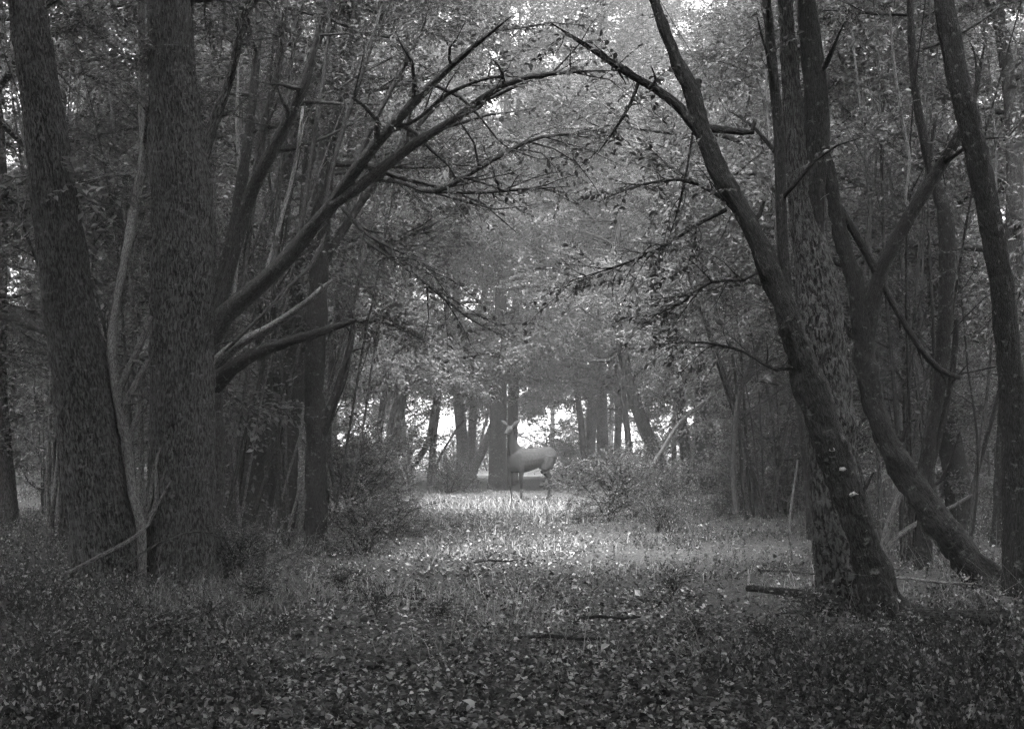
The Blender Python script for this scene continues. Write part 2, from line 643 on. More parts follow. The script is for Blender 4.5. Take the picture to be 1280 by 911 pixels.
# generic crowns shared by the farther trees
make_proto('edge_a', 11, 2.6, 10.5, 24, (2.4, 4.0), (0.05, 0.9), 0.085, 17, 11, 11)
make_proto('edge_b', 12, 3.0, 12.0, 26, (2.2, 3.8), (-0.05, 0.9), 0.085, 17, 11, 11)
make_proto('tall_a', 13, 3.8, 15.0, 26, (2.4, 4.0), (0.0, 0.9), 0.10, 14, 11, 11)
make_proto('tall_b', 14, 2.4, 14.0, 26, (2.4, 4.2), (-0.1, 0.8), 0.10, 14, 11, 11)
make_proto('far_a', 15, 2.2, 20.0, 34, (2.8, 4.8), (-0.1, 0.8), 0.13, 10, 11, 11)
make_proto('far_b', 16, 3.0, 21.0, 34, (2.6, 4.6), (-0.15, 0.8), 0.13, 10, 11, 11)
make_proto('arch_a', 19, 3.1, 9.5, 26, (3.2, 5.4), (0.05, 0.75), 0.10, 13, 10, 14, curl=-0.035)
make_proto('arch_b', 20, 3.3, 10.5, 26, (3.2, 5.4), (0.0, 0.7), 0.10, 13, 10, 14, curl=-0.03)
make_proto('under_a', 17, 0.9, 5.0, 20, (1.2, 2.2), (0.2, 1.0), 0.08, 18, 10, 8, r0=0.025)
make_proto('under_b', 18, 0.5, 3.6, 20, (1.0, 1.9), (0.2, 1.1), 0.075, 18, 10, 8, r0=0.022)


def px_pts(spec, d0=None):
    """rows (px, py, [D,] width_px) -> (x,y,z,r)"""
    out = []
    for s in spec:
        if len(s) == 3:
            x, y, w = s
            D = d0
        else:
            x, y, D, w = s
        p = at(x, y, D)
        out.append([*p, w / 2 * D / F])
    return np.array(out)


def tree(name, label, cat, spec, D, mat, group=None, branches=(), sides=14, furrow=0.0, rough=0.06, step=0.1, extend=None, crown=None, seed=1, root=True, proto=None, flare=1.25, leaf_branches=True, ls=0.058, bark=None):
    """explicit tree: trunk through photo-measured points at distance D, measured limbs, then a grown crown above"""
    rng = np.random.default_rng(seed)
    P = px_pts(spec, D)
    gx, gy = P[0, 0], P[0, 1]
    gz = float(ground_z(np.array([gx]), np.array([gy]))[0])
    base = np.array([gx, gy, gz])
    if root:                                        # carry the foot into the soil with a root flare
        r = P[0, 3]
        P = np.concatenate([[[gx, gy, min(gz, P[0, 2]) - 0.25, r * flare * 1.1], [gx, gy, min(gz + 0.02, P[0, 2] - .02), r * flare]], P])
    if extend:                                      # (height, radius) above the frame
        last, dirv = P[-1], unit(P[-1, :3] - P[-3, :3])
        dirv = unit(dirv * 0.6 + np.array([0, 0, 0.5]))
        h = last[2]
        n = 5
        for k in range(1, n + 1):
            t = k / n
            p = last[:3] + dirv * (extend - h) * t / max(dirv[2], 0.3) + np.array([*rng.normal(0, 0.06, 2), 0])
            P = np.concatenate([P, [[*p, max(last[3] * (1 - 0.85 * t), 0.012)]]])
    root_o = empty(name, base, label, cat, group)
    g = Geo()
    S = tube(g, P, step=step, sides=sides, rough=rough, furrow=furrow, seed=seed, lobes=.55 if furrow > .01 else .3)
    link('trunk', g.mesh('trunk', mat, attr='barkco', origin=base), root_o)
    leaf, twig = Geo(), Geo()
    for b in branches:
        opt = {}
        if isinstance(b, dict):
            opt = b
            b = b['pts']
        B = px_pts(b, D)
        Lb = float(np.sum(np.linalg.norm(np.diff(B[:, :3], axis=0), axis=1)))
        lf = opt.get('leafy', 0)
        if lf:
            B[-1, 3] *= 0.3
        sh = []
        gb = limb(rng, None, None, Lb, None, leaf if lf else None, twig, ls, 7 * lf, 9, shoots=sh, six=True, sub=opt.get('sub', 4), pts=B, sides=opt.get('sides', 9), mat=None, start=opt.get('start', 0.35), sl=opt.get('sl', (0.2, 0.4)))
        bo = link('branch', gb.mesh('branch', opt.get('mat', mat), attr='barkco', origin=base), root_o)
        for gs in sh:
            link('shoot', gs.mesh('shoot', opt.get('mat', mat), attr='barkco', origin=base), bo)
        if 'leaf' in opt:                           # a single pale leaf that stands out
            lg = Geo()
            q = at(*opt['leaf'])
            add_leaves(lg, q[None], unit(np.array([[.1, .1, -1.0]])), unit(np.array([[.25, -1, .1]])), np.array([.10]), ratio=.42, fold=.12, six=True)
            link('leaf', lg.mesh('leaf', M_PALELEAF, origin=base), bo)
    if crown:
        zt = S[:, 2]
        for k in range(crown['n']):
            t = (k + rng.random()) / crown['n']
            h = crown['h0'] + (zt[-1] - crown['h0']) * t
            i = int(np.argmin(np.abs(zt - h)))
            az = crown.get('az', 0) + (k * 2.4 if not crown.get('fan') else rng.uniform(-1, 1) * crown['fan'])
            e = crown.get('el', 0.15) + 0.5 * t + rng.normal(0, 0.15)
            L = rng.uniform(*crown.get('L', (1.6, 3.0))) * (1 - 0.35 * t)
            gb = limb(rng, S[i, :3], [math.cos(az) * math.cos(e), math.sin(az) * math.cos(e), math.sin(e)], L, min(S[i, 3] * 0.55, 0.04), leaf, twig, crown.get('ls', ls), crown.get('spm', 15), 10, six=crown.get('six', False), sub=10)
            link('branch', gb.mesh('branch', mat, attr='barkco', origin=base), root_o)
    if leaf.n:
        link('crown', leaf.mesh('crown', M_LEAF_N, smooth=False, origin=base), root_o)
        if twig.n:
            link('twigs', twig.mesh('twigs', M_TWIG, origin=base), root_o)['kind'] = 'stuff'
    if proto:
        key, rot, sc = proto
        i = int(np.argmin(np.abs(S[:, 2] - 5.0)))
        put_proto(root_o, key, (S[i, 0] - base[0], S[i, 1] - base[1], 0), rot, sc)
    return root_o, S, base


# ---- left group
tree('oak_tree', 'thick furrowed trunk leaning out at the far left edge', 'tree',
     [(140, 732, 88), (133, 690, 80), (113, 560, 73), (96, 450, 69), (79, 330, 63), (66, 230, 57), (46, 90, 50), (26, -60, 44)], 13.5, M_OAK,
     sides=110, furrow=0.042, rough=0.07, step=0.036, extend=11.0, crown=dict(n=18, h0=5.3, el=.3), seed=21)
tree('oak_tree', 'thickest upright furrowed trunk with dark side limb, left of the track', 'tree',
     [(230, 735, 102), (229, 700, 93), (228, 600, 84), (227, 450, 81), (229, 300, 79), (226, 225, 76), (218, 130, 65), (214, 60, 59), (210, -60, 52)], 13.8, M_OAK,
     branches=[dict(pts=[(238, 245, 24), (250, 205, 19), (262, 170, 15), (278, 125, 13), (290, 90, 11), (306, 20, 9), (330, -60, 6)], leafy=1, sub=6)],
     sides=116, furrow=0.045, rough=0.06, step=0.036, extend=11.5, crown=dict(n=18, h0=5.3, el=.3), seed=22)
tree('sapling', 'pale twisted stem climbing between the two thick left trunks', 'sapling',
     [(178, 722, 13.3, 10), (176, 655, 13.3, 13), (165, 610, 13.4, 12), (159, 555, 13.5, 11), (147, 500, 13.5, 12), (140, 440, 13.6, 13), (144, 395, 13.8, 11), (155, 330, 14.0, 11), (170, 250, 14.5, 12), (180, 200, 14.6, 13), (179, 130, 14.7, 12), (178, 60, 14.7, 10), (176, -60, 14.7, 8)], 13.5, M_MID,
     branches=[dict(pts=[(176, 655, 10), (188, 620, 6), (192, 590, 5), (200, 560, 3)], sub=3), dict(pts=[(147, 495, 10), (160, 462, 9), (176, 430, 8), (188, 395, 7)], sub=4),
               dict(pts=[(159, 555, 10), (150, 520, 9), (170, 480, 9), (186, 450, 7)], sub=3), dict(pts=[(158, 560, 9), (168, 530, 8), (184, 500, 7)], sub=2),
               dict(pts=[(176, 655, 8), (192, 640, 8), (196, 610, 6), (193, 580, 4)], sub=2)],
     sides=10, rough=0.14, step=0.06, extend=6.5, crown=dict(n=8, h0=3.6, L=(1.0, 1.8)), seed=23)
tree('hazel_tree', 'dark tree arching its long limbs from behind the thickest trunk over the track', 'tree',
     [(258, 712, 15, 44), (259, 600, 15, 38), (260, 500, 15, 36), (261, 440, 15, 32), (268, 380, 15, 20), (285, 320, 15, 16), (300, 240, 15.2, 14), (312, 160, 15.4, 12), (322, 60, 15.6, 10), (330, -40, 15.8, 9)], 15, M_HAZEL,
     branches=[dict(pts=[(258, 492, 15, 28), (290, 460, 14.8, 20), (330, 438, 14.5, 15), (390, 418, 14.2, 12), (447, 400, 14, 7)], sub=0, mat=M_DARK),
               dict(pts=[(258, 465, 15, 18), (295, 432, 14.7, 14), (340, 408, 14.4, 11), (385, 377, 14.1, 9), (404, 360, 14, 8), (417, 350, 14, 3)], sub=2, start=.4, sl=(.06, .14), mat=M_MID),
               dict(pts=[(260, 430, 15, 30), (280, 394, 14.9, 26), (330, 352, 14.6, 22), (385, 292, 14.2, 19), (420, 250, 13.8, 17), (450, 205, 13.5, 15), (495, 152, 13.1, 13), (540, 105, 12.8, 10), (590, 60, 12.5, 7), (640, 20, 12.2, 4)], leafy=1, sub=7, start=0.5, sides=12),
               dict(pts=[(416, 256, 13.8, 13), (450, 233, 13.6, 14), (510, 186, 13.2, 12), (570, 148, 12.9, 10), (630, 106, 12.5, 8), (690, 92, 12.2, 6), (770, 88, 12, 3)], leafy=.8, sub=7, start=0.45, sides=10),
               dict(pts=[(455, 224, 13.6, 5), (500, 228, 13.3, 5), (540, 240, 13, 6), (580, 222, 12.8, 6), (640, 187, 12.6, 5), (680, 171, 12.4, 4), (738, 168, 12.2, 2)], leaf=(556, 212, 12.85), leafy=.3, sub=16, sl=(.2, .55), start=0.4, sides=7),
               dict(pts=[(540, 240, 13, 5), (600, 241, 12.8, 4), (650, 237, 12.6, 4), (715, 233, 12.4, 2)], leafy=.3, sub=14, sl=(.2, .55), start=0.2, sides=6),
               dict(pts=[(262, 420, 15, 15), (275, 380, 14.9, 14), (295, 310, 14.9, 14), (312, 245, 14.8, 16), (340, 190, 14.6, 16), (370, 130, 14.4, 14), (385, 90, 14.3, 12), (402, 20, 14.2, 9)], leafy=.5, sub=5, start=0.5),
               dict(pts=[(264, 405, 15, 10), (285, 345, 15, 9), (318, 225, 15, 9), (330, 150, 15, 8), (348, 88, 15, 8), (360, 0, 15, 6)], leafy=.5, sub=5, start=0.5, mat=M_GREY),
               dict(pts=[(300, 376, 14.8, 7), (312, 290, 15, 7), (326, 190, 15.1, 6), (345, 88, 15.2, 6), (352, -10, 15.2, 4)], leafy=.3, sub=3, start=.5, sides=6, mat=M_GREY),
               dict(pts=[(342, 340, 14.5, 6), (348, 250, 14.7, 6), (354, 160, 14.8, 5), (364, 85, 14.9, 5), (372, -10, 15, 3)], leafy=.3, sub=3, start=.5, sides=6, mat=M_GREY),
               dict(pts=[(372, 308, 14.3, 7), (386, 220, 14.5, 6), (396, 150, 14.6, 6), (406, 85, 14.7, 5), (414, -10, 14.8, 3)], leafy=.3, sub=3, start=.5, sides=6),
               dict(pts=[(405, 268, 14.0, 7), (418, 200, 14.1, 6), (436, 140, 14.2, 6), (455, 85, 14.2, 5), (480, 0, 14.3, 3)], leafy=.4, sub=4, start=.4, sides=6),
               dict(pts=[(440, 222, 13.6, 8), (462, 165, 13.6, 7), (485, 120, 13.6, 6), (512, 70, 13.6, 5), (540, 10, 13.6, 3)], leafy=.5, sub=4, start=.4, sides=6),
               dict(pts=[(290, 385, 14.9, 6), (296, 320, 15.2, 6), (300, 230, 15.4, 5), (296, 150, 15.5, 5), (300, 60, 15.6, 4)], leafy=.3, sub=3, start=.5, sides=6, mat=M_PALE),
               dict(pts=[(330, 350, 14.6, 5), (344, 300, 14.6, 5), (368, 210, 14.6, 5), (378, 140, 14.6, 4), (382, 60, 14.6, 3)], leafy=.3, sub=3, start=.5, sides=6, mat=M_PALE),
               dict(pts=[(480, 168, 13.2, 6), (520, 150, 13.0, 5), (560, 118, 12.8, 5), (610, 98, 12.6, 4), (660, 96, 12.4, 2)], leafy=.6, sub=5, start=.3, sides=6),
               dict(pts=[(430, 262, 13.9, 6), (455, 290, 13.7, 5), (490, 310, 13.5, 4), (530, 330, 13.3, 3), (560, 370, 13.2, 2)], leafy=.3, sub=14, sl=(.2, .55), start=0.2, sides=6),
               dict(pts=[(452, 298, 13.7, 5), (500, 330, 13.5, 5), (545, 365, 13.3, 4), (590, 400, 13.2, 3), (640, 425, 13.1, 2)], leafy=.25, sub=12, start=.1, sides=6, sl=(.2, .5)),
               dict(pts=[(410, 290, 14, 7), (390, 330, 14, 6), (360, 360, 14, 5), (330, 392, 14.2, 5), (280, 440, 14.5, 4)], sub=3, sides=6, mat=M_GREY)],
     sides=28, rough=0.16, furrow=0.008, step=0.05, extend=8.5, crown=dict(n=7, h0=4.2), seed=24)
tree('hazel_tree', 'straight dark trunk with a forked side limb, nearest the track on the left', 'tree',
     [(394, 697, 31), (395, 640, 27), (394, 560, 25), (393, 480, 26), (396, 400, 26), (400, 320, 24), (405, 250, 19), (413, 190, 16), (426, 120, 14), (442, 40, 12), (455, -40, 10)], 17.2, M_DARK,
     branches=[dict(pts=[(400, 548, 15), (417, 502, 12), (430, 465, 12), (438, 430, 9), (441, 405, 6)], sub=4, start=.5), dict(pts=[(404, 330, 12), (440, 270, 10), (480, 215, 8), (520, 160, 7), (560, 120, 5)], leafy=.8, sub=6)],
     sides=28, rough=0.16, furrow=0.008, step=0.05, extend=9.5, crown=dict(n=12, h0=4.6, L=(1.8, 3.2)), seed=25)
tree('hazel_tree', 'stout dark stem behind, between the straight trunk and the leaning stem', 'tree',
     [(355, 668, 38), (354, 600, 35), (358, 540, 32), (366, 480, 28), (374, 400, 22), (378, 320, 18), (384, 240, 16), (392, 150, 14), (400, 40, 12), (404, -40, 10)], 20, M_DARK,
     sides=24, rough=0.14, furrow=0.008, step=0.06, extend=10, crown=dict(n=12, h0=4.8, L=(1.8, 3.2)), seed=26)
tree('hazel_tree', 'dark stem leaning right just behind the thickest trunk', 'tree',
     [(300, 668, 36), (309, 620, 32), (325, 540, 28), (345, 470, 24), (360, 400, 21), (376, 320, 18), (392, 240, 16), (410, 160, 13), (432, 60, 11), (448, -40, 9)], 19.5, M_DARK,
     branches=[dict(pts=[(330, 530, 16), (330, 470, 13), (322, 400, 12), (330, 300, 10), (350, 180, 9), (362, 80, 8), (370, -20, 6)], leafy=.5, sub=5, start=.6, mat=M_GREY)],
     sides=24, rough=0.14, furrow=0.008, step=0.06, extend=9.5, crown=dict(n=12, h0=4.6, L=(1.8, 3.0)), seed=27)
for k, (lab, spec, D, mt) in enumerate([
    ('slim pale pole standing between thickest trunk and leaning stem', [(287, 640, 12), (286, 560, 11), (283, 480, 11), (290, 400, 10), (304, 300, 9), (325, 180, 9), (338, 80, 8), (346, -40, 6)], 21.5, M_GREY),
    ('slim upright pole rising behind the straight dark trunk', [(408, 650, 10), (410, 540, 9), (418, 420, 9), (432, 300, 8), (438, 180, 8), (446, 80, 7), (450, -40, 6)], 23, M_GREY),
    ('slim pole curving up left of the stout dark stem', [(335, 650, 10), (336, 560, 10), (350, 430, 9), (352, 320, 9), (366, 200, 8), (372, 90, 7), (378, -40, 6)], 22, M_GREY),
]):
    tree('hazel_pole', lab, 'tree', spec, D, mt, group='slim poles among the left trunks', sides=8, rough=0.12, step=0.12, extend=8.5, crown=dict(n=6, h0=4.8, L=(1.2, 2.2)), seed=40 + k)

# ---- right group
RT, S_R1, B_R1 = tree('maple_tree', 'dark near trunk leaning left across the right side with pale knots', 'tree',
     [(1120, 790, 54.0), (1101, 745, 45.0), (1081, 690, 38.7), (1062, 630, 36.9), (1045, 575, 38.7), (1028, 525, 41.4), (1012, 480, 38.7), (996, 430, 35.1), (982, 385, 32.4), (962, 335, 27.9), (940, 290, 25.2), (912, 240, 24.3), (890, 195, 23.4), (873, 150, 22.5), (862, 110, 18.9), (848, 80, 16.2), (825, 20, 13.5), (800, -60, 10.8)], 10.4, M_DARK,
     branches=[dict(pts=[(876, 168, 16), (850, 135, 13), (820, 112, 11), (785, 92, 9), (740, 62, 7), (690, 30, 5)], leafy=.7, sub=6, start=.3),
               dict(pts=[(880, 160, 11), (910, 163, 9), (940, 165, 8), (944, 150, 4)], sub=0),
               dict(pts=[(866, 142, 15), (869, 115, 12), (874, 100, 9)], sub=0),
               dict(pts=[(908, 262, 6), (870, 282, 5), (830, 308, 4), (780, 330, 3), (700, 355, 2)], leafy=.3, sub=16, sl=(.2, .55), start=.2, sides=6),
               dict(pts=[(798, 104, 5), (788, 130, 4), (770, 160, 4), (745, 195, 2)], leafy=.3, sub=4, sides=6),
               dict(pts=[(866, 165, 3), (858, 215, 3), (848, 260, 3), (835, 300, 2)], leafy=.3, sub=3, sides=5),
               dict(pts=[(960, 330, 5), (930, 350, 4), (890, 352, 4), (850, 380, 3), (800, 400, 2)], leafy=.3, sub=14, sl=(.2, .55), start=.2, sides=6),
               dict(pts=[(925, 268, 5), (890, 240, 4), (850, 225, 4), (800, 232, 3), (750, 250, 2)], leafy=.25, sub=12, start=.15, sides=6, sl=(.2, .5)),
               dict(pts=[(1005, 455, 6), (970, 462, 5), (930, 440, 4), (880, 428, 3), (830, 430, 2)], leafy=.3, sub=12, start=.2, sides=6, sl=(.2, .5)),
               dict(pts=[(1040, 570, 10), (1026, 556, 8), (1018, 540, 5)], sub=1), dict(pts=[(1008, 470, 8), (1028, 452, 6), (1034, 436, 3)], sub=1), dict(pts=[(935, 285, 8), (950, 268, 6), (955, 252, 4)], sub=1), dict(pts=[(1060, 625, 7), (1082, 610, 5), (1092, 590, 2)], sub=2),
               dict(pts=[(990, 418, 15), (980, 330, 15), (976, 250, 14), (974, 170, 14), (967, 95, 13), (958, 0, 11), (950, -60, 9)], leafy=.5, sub=6, start=.35, mat=M_DARK)],
     sides=64, rough=0.24, furrow=0.022, step=0.03, extend=6.2, crown=dict(n=10, h0=4.8, el=.35, L=(1.6, 2.6)), seed=51)
M_KNOT = plain_mat('knot_wood', 0.12, 0.32, 30, bump=0.4)
for px, py, s in ((1061, 617, 0.036), (1036, 562, 0.026), (1049, 586, 0.03), (1076, 662, 0.018)):
    p = at(px, py, 10.4)
    i = int(np.argmin(np.linalg.norm(S_R1[:, [0, 2]] - p[[0, 2]], axis=1)))
    c = S_R1[i]
    g = Geo()
    a = np.linspace(0, 2 * math.pi, 11)[:-1]
    rgn = np.random.default_rng(int(px))
    rad = s * (1 + rgn.normal(0, .25, 10))
    rim = np.stack([np.cos(a) * rad, 0 * a + 0.008, np.sin(a) * rad * .62], 1)
    lip = np.stack([np.cos(a) * rad * .72, 0 * a - s * .55, np.sin(a) * rad * .45 + .004], 1)
    ctr = np.array([[0, -s * .35, 0]])
    j = np.arange(10)
    g.add(np.concatenate([rim, lip, ctr]), np.stack([j, (j + 1) % 10, 10 + (j + 1) % 10, 10 + j], 1))
    g.f3.append(np.stack([10 + j, 10 + (j + 1) % 10, np.full(10, 20)], 1))
    o = link('knot', g.mesh('knot', M_KNOT), RT, tuple(np.array([np.clip(p[0], c[0] - c[3] * .6, c[0] + c[3] * .6), c[1] - math.sqrt(max(c[3] ** 2 - min(abs(p[0] - c[0]), c[3] * .6) ** 2, 0)) * .96, p[2]]) - B_R1))
tree('oak_tree', 'grey rough trunk rising straight behind the dark leaning one at right', 'tree',
     [(1068, 790, 84), (1056, 730, 70), (1046, 650, 63), (1038, 560, 60), (1034, 480, 60), (1026, 400, 56), (1016, 330, 47), (1005, 270, 36), (996, 200, 28), (990, 120, 24), (984, 40, 20), (978, -60, 17)], 11.0, M_OAK,
     branches=[dict(pts=[(1018, 345, 22), (1016, 260, 30), (1022, 170, 32), (1018, 100, 30), (1010, 20, 26), (1004, -60, 20)], sub=4, leafy=.5, start=.6, mat=M_DARK),
               dict(pts=[(1030, 440, 6), (1028, 380, 5), (1020, 330, 5), (1010, 280, 4), (1000, 230, 3)], sub=3, mat=M_PALE, sides=6)],
     sides=96, rough=0.09, furrow=0.032, step=0.03, extend=8.0, crown=dict(n=12, h0=4.8, el=.35, L=(1.6, 3.0)), seed=52)
tree('maple_tree', 'dark forked tree bending in from the right frame edge', 'tree',
     [(1238, 738, 43.7), (1196, 685, 37.8), (1150, 620, 32.8), (1112, 558, 29.4), (1093, 510, 26.0), (1083, 460, 26.0), (1077, 410, 24.4), (1067, 350, 21.0), (1053, 300, 19.3), (1041, 245, 18.5), (1030, 190, 18.5), (1026, 120, 17.6), (1020, 80, 16.8), (1012, 0, 14.3), (1008, -60, 11.8)], 12.2, M_DARK,
     branches=[dict(pts=[(1082, 445, 16), (1087, 400, 22), (1099, 345, 18), (1118, 305, 17), (1140, 265, 18), (1165, 225, 16), (1190, 185, 13), (1215, 130, 10), (1230, 60, 8)], leafy=.5, sub=5, start=.6, sides=12),
               dict(pts=[(1101, 352, 12), (1085, 320, 10), (1064, 284, 10), (1046, 252, 9)], sub=0),
               dict(pts=[(1112, 560, 9), (1128, 548, 7), (1134, 530, 4)], sub=1), dict(pts=[(1080, 430, 8), (1062, 418, 6), (1054, 400, 3)], sub=1), dict(pts=[(1062, 335, 7), (1046, 330, 5), (1034, 318, 3)], sub=2), dict(pts=[(1150, 620, 7), (1176, 600, 5), (1190, 570, 3), (1200, 540, 2)], sub=4),
               dict(pts=[(1098, 345, 9), (1125, 395, 8), (1150, 435, 8), (1175, 462, 8), (1200, 472, 6)], sub=3, sides=7),
               dict(pts=[(1140, 265, 9), (1132, 250, 4), (1137, 200, 4), (1128, 150, 4), (1118, 85, 4), (1112, 10, 3)], sub=2, sides=6, mat=M_PALE)],
     sides=56, rough=0.26, furrow=0.018, step=0.04, extend=7.2, crown=dict(n=11, h0=5.0, el=.35, L=(1.6, 2.8)), seed=53)
tree('maple_tree', 'slim dark bowed stem along the right edge behind the forked tree', 'tree',
     [(1156, 715, 22), (1156, 640, 17), (1162, 560, 16), (1174, 480, 16), (1181, 400, 18), (1184, 310, 20), (1178, 260, 17), (1168, 226, 14), (1152, 160, 12), (1142, 90, 10), (1136, -20, 8)], 14.2, M_DARK,
     branches=[dict(pts=[(1160, 600, 9), (1178, 530, 8), (1190, 470, 8), (1196, 400, 7)], sub=3)],
     sides=14, rough=0.12, step=0.07, extend=7.5, crown=dict(n=9, h0=5.2, el=.3, L=(1.6, 2.6)), seed=54)
tree('oak_tree', 'dark trunk at the far right margin leaning in at its top', 'tree',
     [(1276, 770, 40), (1270, 600, 34), (1262, 450, 31), (1246, 320, 30), (1222, 200, 29), (1200, 110, 28), (1186, 40, 26), (1174, -60, 22)], 11.6, M_DARK,
     sides=48, rough=0.12, furrow=0.02, step=0.05, extend=9.0, crown=dict(n=12, h0=4.9, el=.35, L=(1.6, 2.8)), seed=55)

# ---- middle distance and far trees: own trunk, shared kind of crown
def stem_tree(name, label, spec, D, mat, proto, rot=0.0, sc=1.0, top=9.0, group=None, sides=9, branches=(), seed=1):
    rng = np.random.default_rng(seed)
    P = px_pts(spec, D)
    gz = float(ground_z(P[:1, 0], P[:1, 1])[0])
    base = np.array([P[0, 0], P[0, 1], gz])
    r = P[0, 3]
    P = np.concatenate([[[*base[:2], gz - 0.2, r * 1.25]], [[*base[:2], max(gz + .03, P[0, 2] * 0 + gz + .03), r * 1.15]], P[1:]])
    last = P[-1]
    for t in (0.34, 0.67, 1.0):
        P = np.concatenate([P, [[last[0] + rng.normal(0, .12), last[1] + rng.normal(0, .12), last[2] + (top - last[2]) * t, max(last[3] * (1 - .8 * t), .02)]]])
    o = empty(name, base, label, 'tree', group)
    g = Geo()
    S = tube(g, P, step=0.25, sides=sides, rough=0.10, seed=seed)
    link('trunk', g.mesh('trunk', mat, attr='barkco', origin=base), o)
    for b in branches:
        gb = Geo()
        tube(gb, px_pts(b, D), step=0.2, sides=6, rough=0.1, seed=seed + 3)
        link('branch', gb.mesh('branch', mat, attr='barkco', origin=base), o)
    if proto:
        put_proto(o, proto, (last[0] - base[0], last[1] - base[1], 0), rot, sc)
    return o


def Dof(py):
    return CAM_H * F / (py - 555.0)


def where(px):
    for lim, txt in ((40, 'at the left margin'), (110, 'beyond the far left leaning trunk'), (185, 'between the two thick left trunks'), (275, 'behind the thickest trunk'), (350, 'behind the right-leaning dark stem'), (430, 'behind the straight dark trunk'), (520, 'beyond the left bushes'),
                     (700, 'behind the deer'), (800, 'beyond the rounded bush'), (860, 'left of the dark clump'), (930, 'behind the dark clump'), (985, 'beside the curved grey sapling'), (1060, 'behind the grey rough trunk'), (1120, 'behind the forked tree stem'), (1180, 'under the forked tree limb'), (1235, 'by the right edge'), (9999, 'at the right margin')):
        if px < lim:
            return txt


def depth_word(y):
    return 'near' if y < 19 else 'mid-distance' if y < 27 else 'distant' if y < 37 else 'deep-set'


ORD = ('nearest', 'second', 'third', 'fourth', 'fifth', 'sixth', 'seventh', 'eighth', 'ninth', 'tenth', 'eleventh', 'twelfth', 'thirteenth')


def rank_label(xs, x, what, axis=0.0):
    """ordinal counted outward from the track's axis on either side"""
    same = sorted([q for q in xs if (q < axis) == (x < axis)], key=lambda q: abs(q - axis))
    return '%s %s, counted %s from the deer' % (ORD[min(same.index(x), 12)], what, 'leftward' if x < axis else 'rightward')


MID = [  # lighter bark on the far hazy trunks also paints in some mist
    # label, spec, D, mat, proto, rot, scale, top
    ('dark coppice stem slanting left at the left end of right-hand clump', [(838, 622, 20), (828, 590, 19), (812, 550, 17), (795, 505, 16), (780, 450, 14), (770, 400, 12)], 36, M_DARK, None, 0.3, 1.0, 8),
    ('dark coppice stem second from the left in right-hand clump', [(856, 624, 15), (858, 580, 14), (852, 520, 13), (846, 460, 12), (842, 400, 10)], 35, M_DARK, 'edge_a', 1.3, .85, 10),
    ('thickest dark stem in the middle of right-hand clump', [(874, 626, 22), (876, 580, 20), (878, 520, 18), (876, 460, 16), (872, 400, 14)], 34, M_DARK, None, 2.2, 0.95, 9),
    ('dark upright stem right of the thickest one in right-hand clump', [(893, 626, 16), (894, 580, 16), (898, 520, 15), (904, 460, 13), (908, 400, 11)], 34.5, M_DARK, None, 0.3, 1.0, 9),
    ('dark stem at the right end of right-hand clump leaning outward', [(906, 626, 20), (909, 580, 19), (914, 520, 18), (922, 460, 15), (932, 400, 12)], 33.5, M_DARK, 'edge_a', 4.0, 1.0, 10),
    ('hazy stout trunk directly left of the deer', [(622, 613, 24), (622, 570, 22), (623, 520, 21), (624, 470, 19), (626, 400, 16)], 42, M_HAZEL, 'far_b', 0.5, 1.0, 16),
    ('hazy slimmer trunk behind the head of the deer', [(640, 606, 15), (640, 560, 14), (641, 510, 14), (644, 460, 13), (646, 400, 12)], 47, M_DARK, 'far_a', 1.9, 1.0, 16),
    ('hazy grey trunk pair member left of slanting log near centre', [(578, 608, 18), (578, 560, 16), (574, 510, 15), (572, 460, 13), (570, 400, 11)], 46, M_MID, 'far_b', 3.0, 1.0, 16),
    ('hazy slim trunk touching the grey trunk left of the deer', [(590, 607, 12), (589, 560, 11), (592, 510, 10), (596, 460, 10), (600, 400, 9)], 48, M_MID, None, 1.0, 1.0, 12),
    ('dark hazy trunk leaning right beyond the left bushes', [(484, 606, 18), (488, 570, 18), (494, 530, 18), (500, 490, 16), (506, 440, 14)], 44, M_GREY, 'edge_b', 0.8, 1.05, 11),
    ('slanting hazy trunk reaching up right beside the grey trunks', [(580, 612, 14), (588, 592, 13), (600, 568, 12), (613, 540, 10), (622, 500, 8)], 44.5, M_MID, None, 1.0, 1.0, 6),
    ('slim hazy trunk, left one of the three right of the deer', [(738, 604, 14), (738, 560, 13), (740, 510, 13), (742, 460, 12), (742, 400, 10)], 50, M_MID, 'far_a', 0.2, 1.0, 16),
    ('stout hazy trunk, middle one of the three right of the deer', [(753, 606, 17), (753, 560, 16), (752, 510, 15), (750, 460, 13), (748, 400, 11)], 49, M_MID, 'far_b', 5.2, 1.0, 16),
    ('slim hazy trunk, right one of the three right of the deer', [(772, 604, 10), (772, 560, 10), (773, 510, 9), (772, 460, 9), (770, 400, 8)], 51, M_MID, None, 1.2, 1.0, 13),
    ('crooked thin tree curving up in the pale gap left of centre', [(513, 604, 7), (514, 585, 8), (524, 572, 8), (535, 552, 8), (541, 520, 7), (547, 480, 7)], 45, M_DARK, None, 2.0, 0.9, 8),
]
for k, (lab, spec, D, mt, pr, rot, sc, top) in enumerate(MID):
    stem_tree('forest_tree', lab, spec, D, mt, pr, rot, sc, top, group='trees around the far end of the track', seed=100 + k)

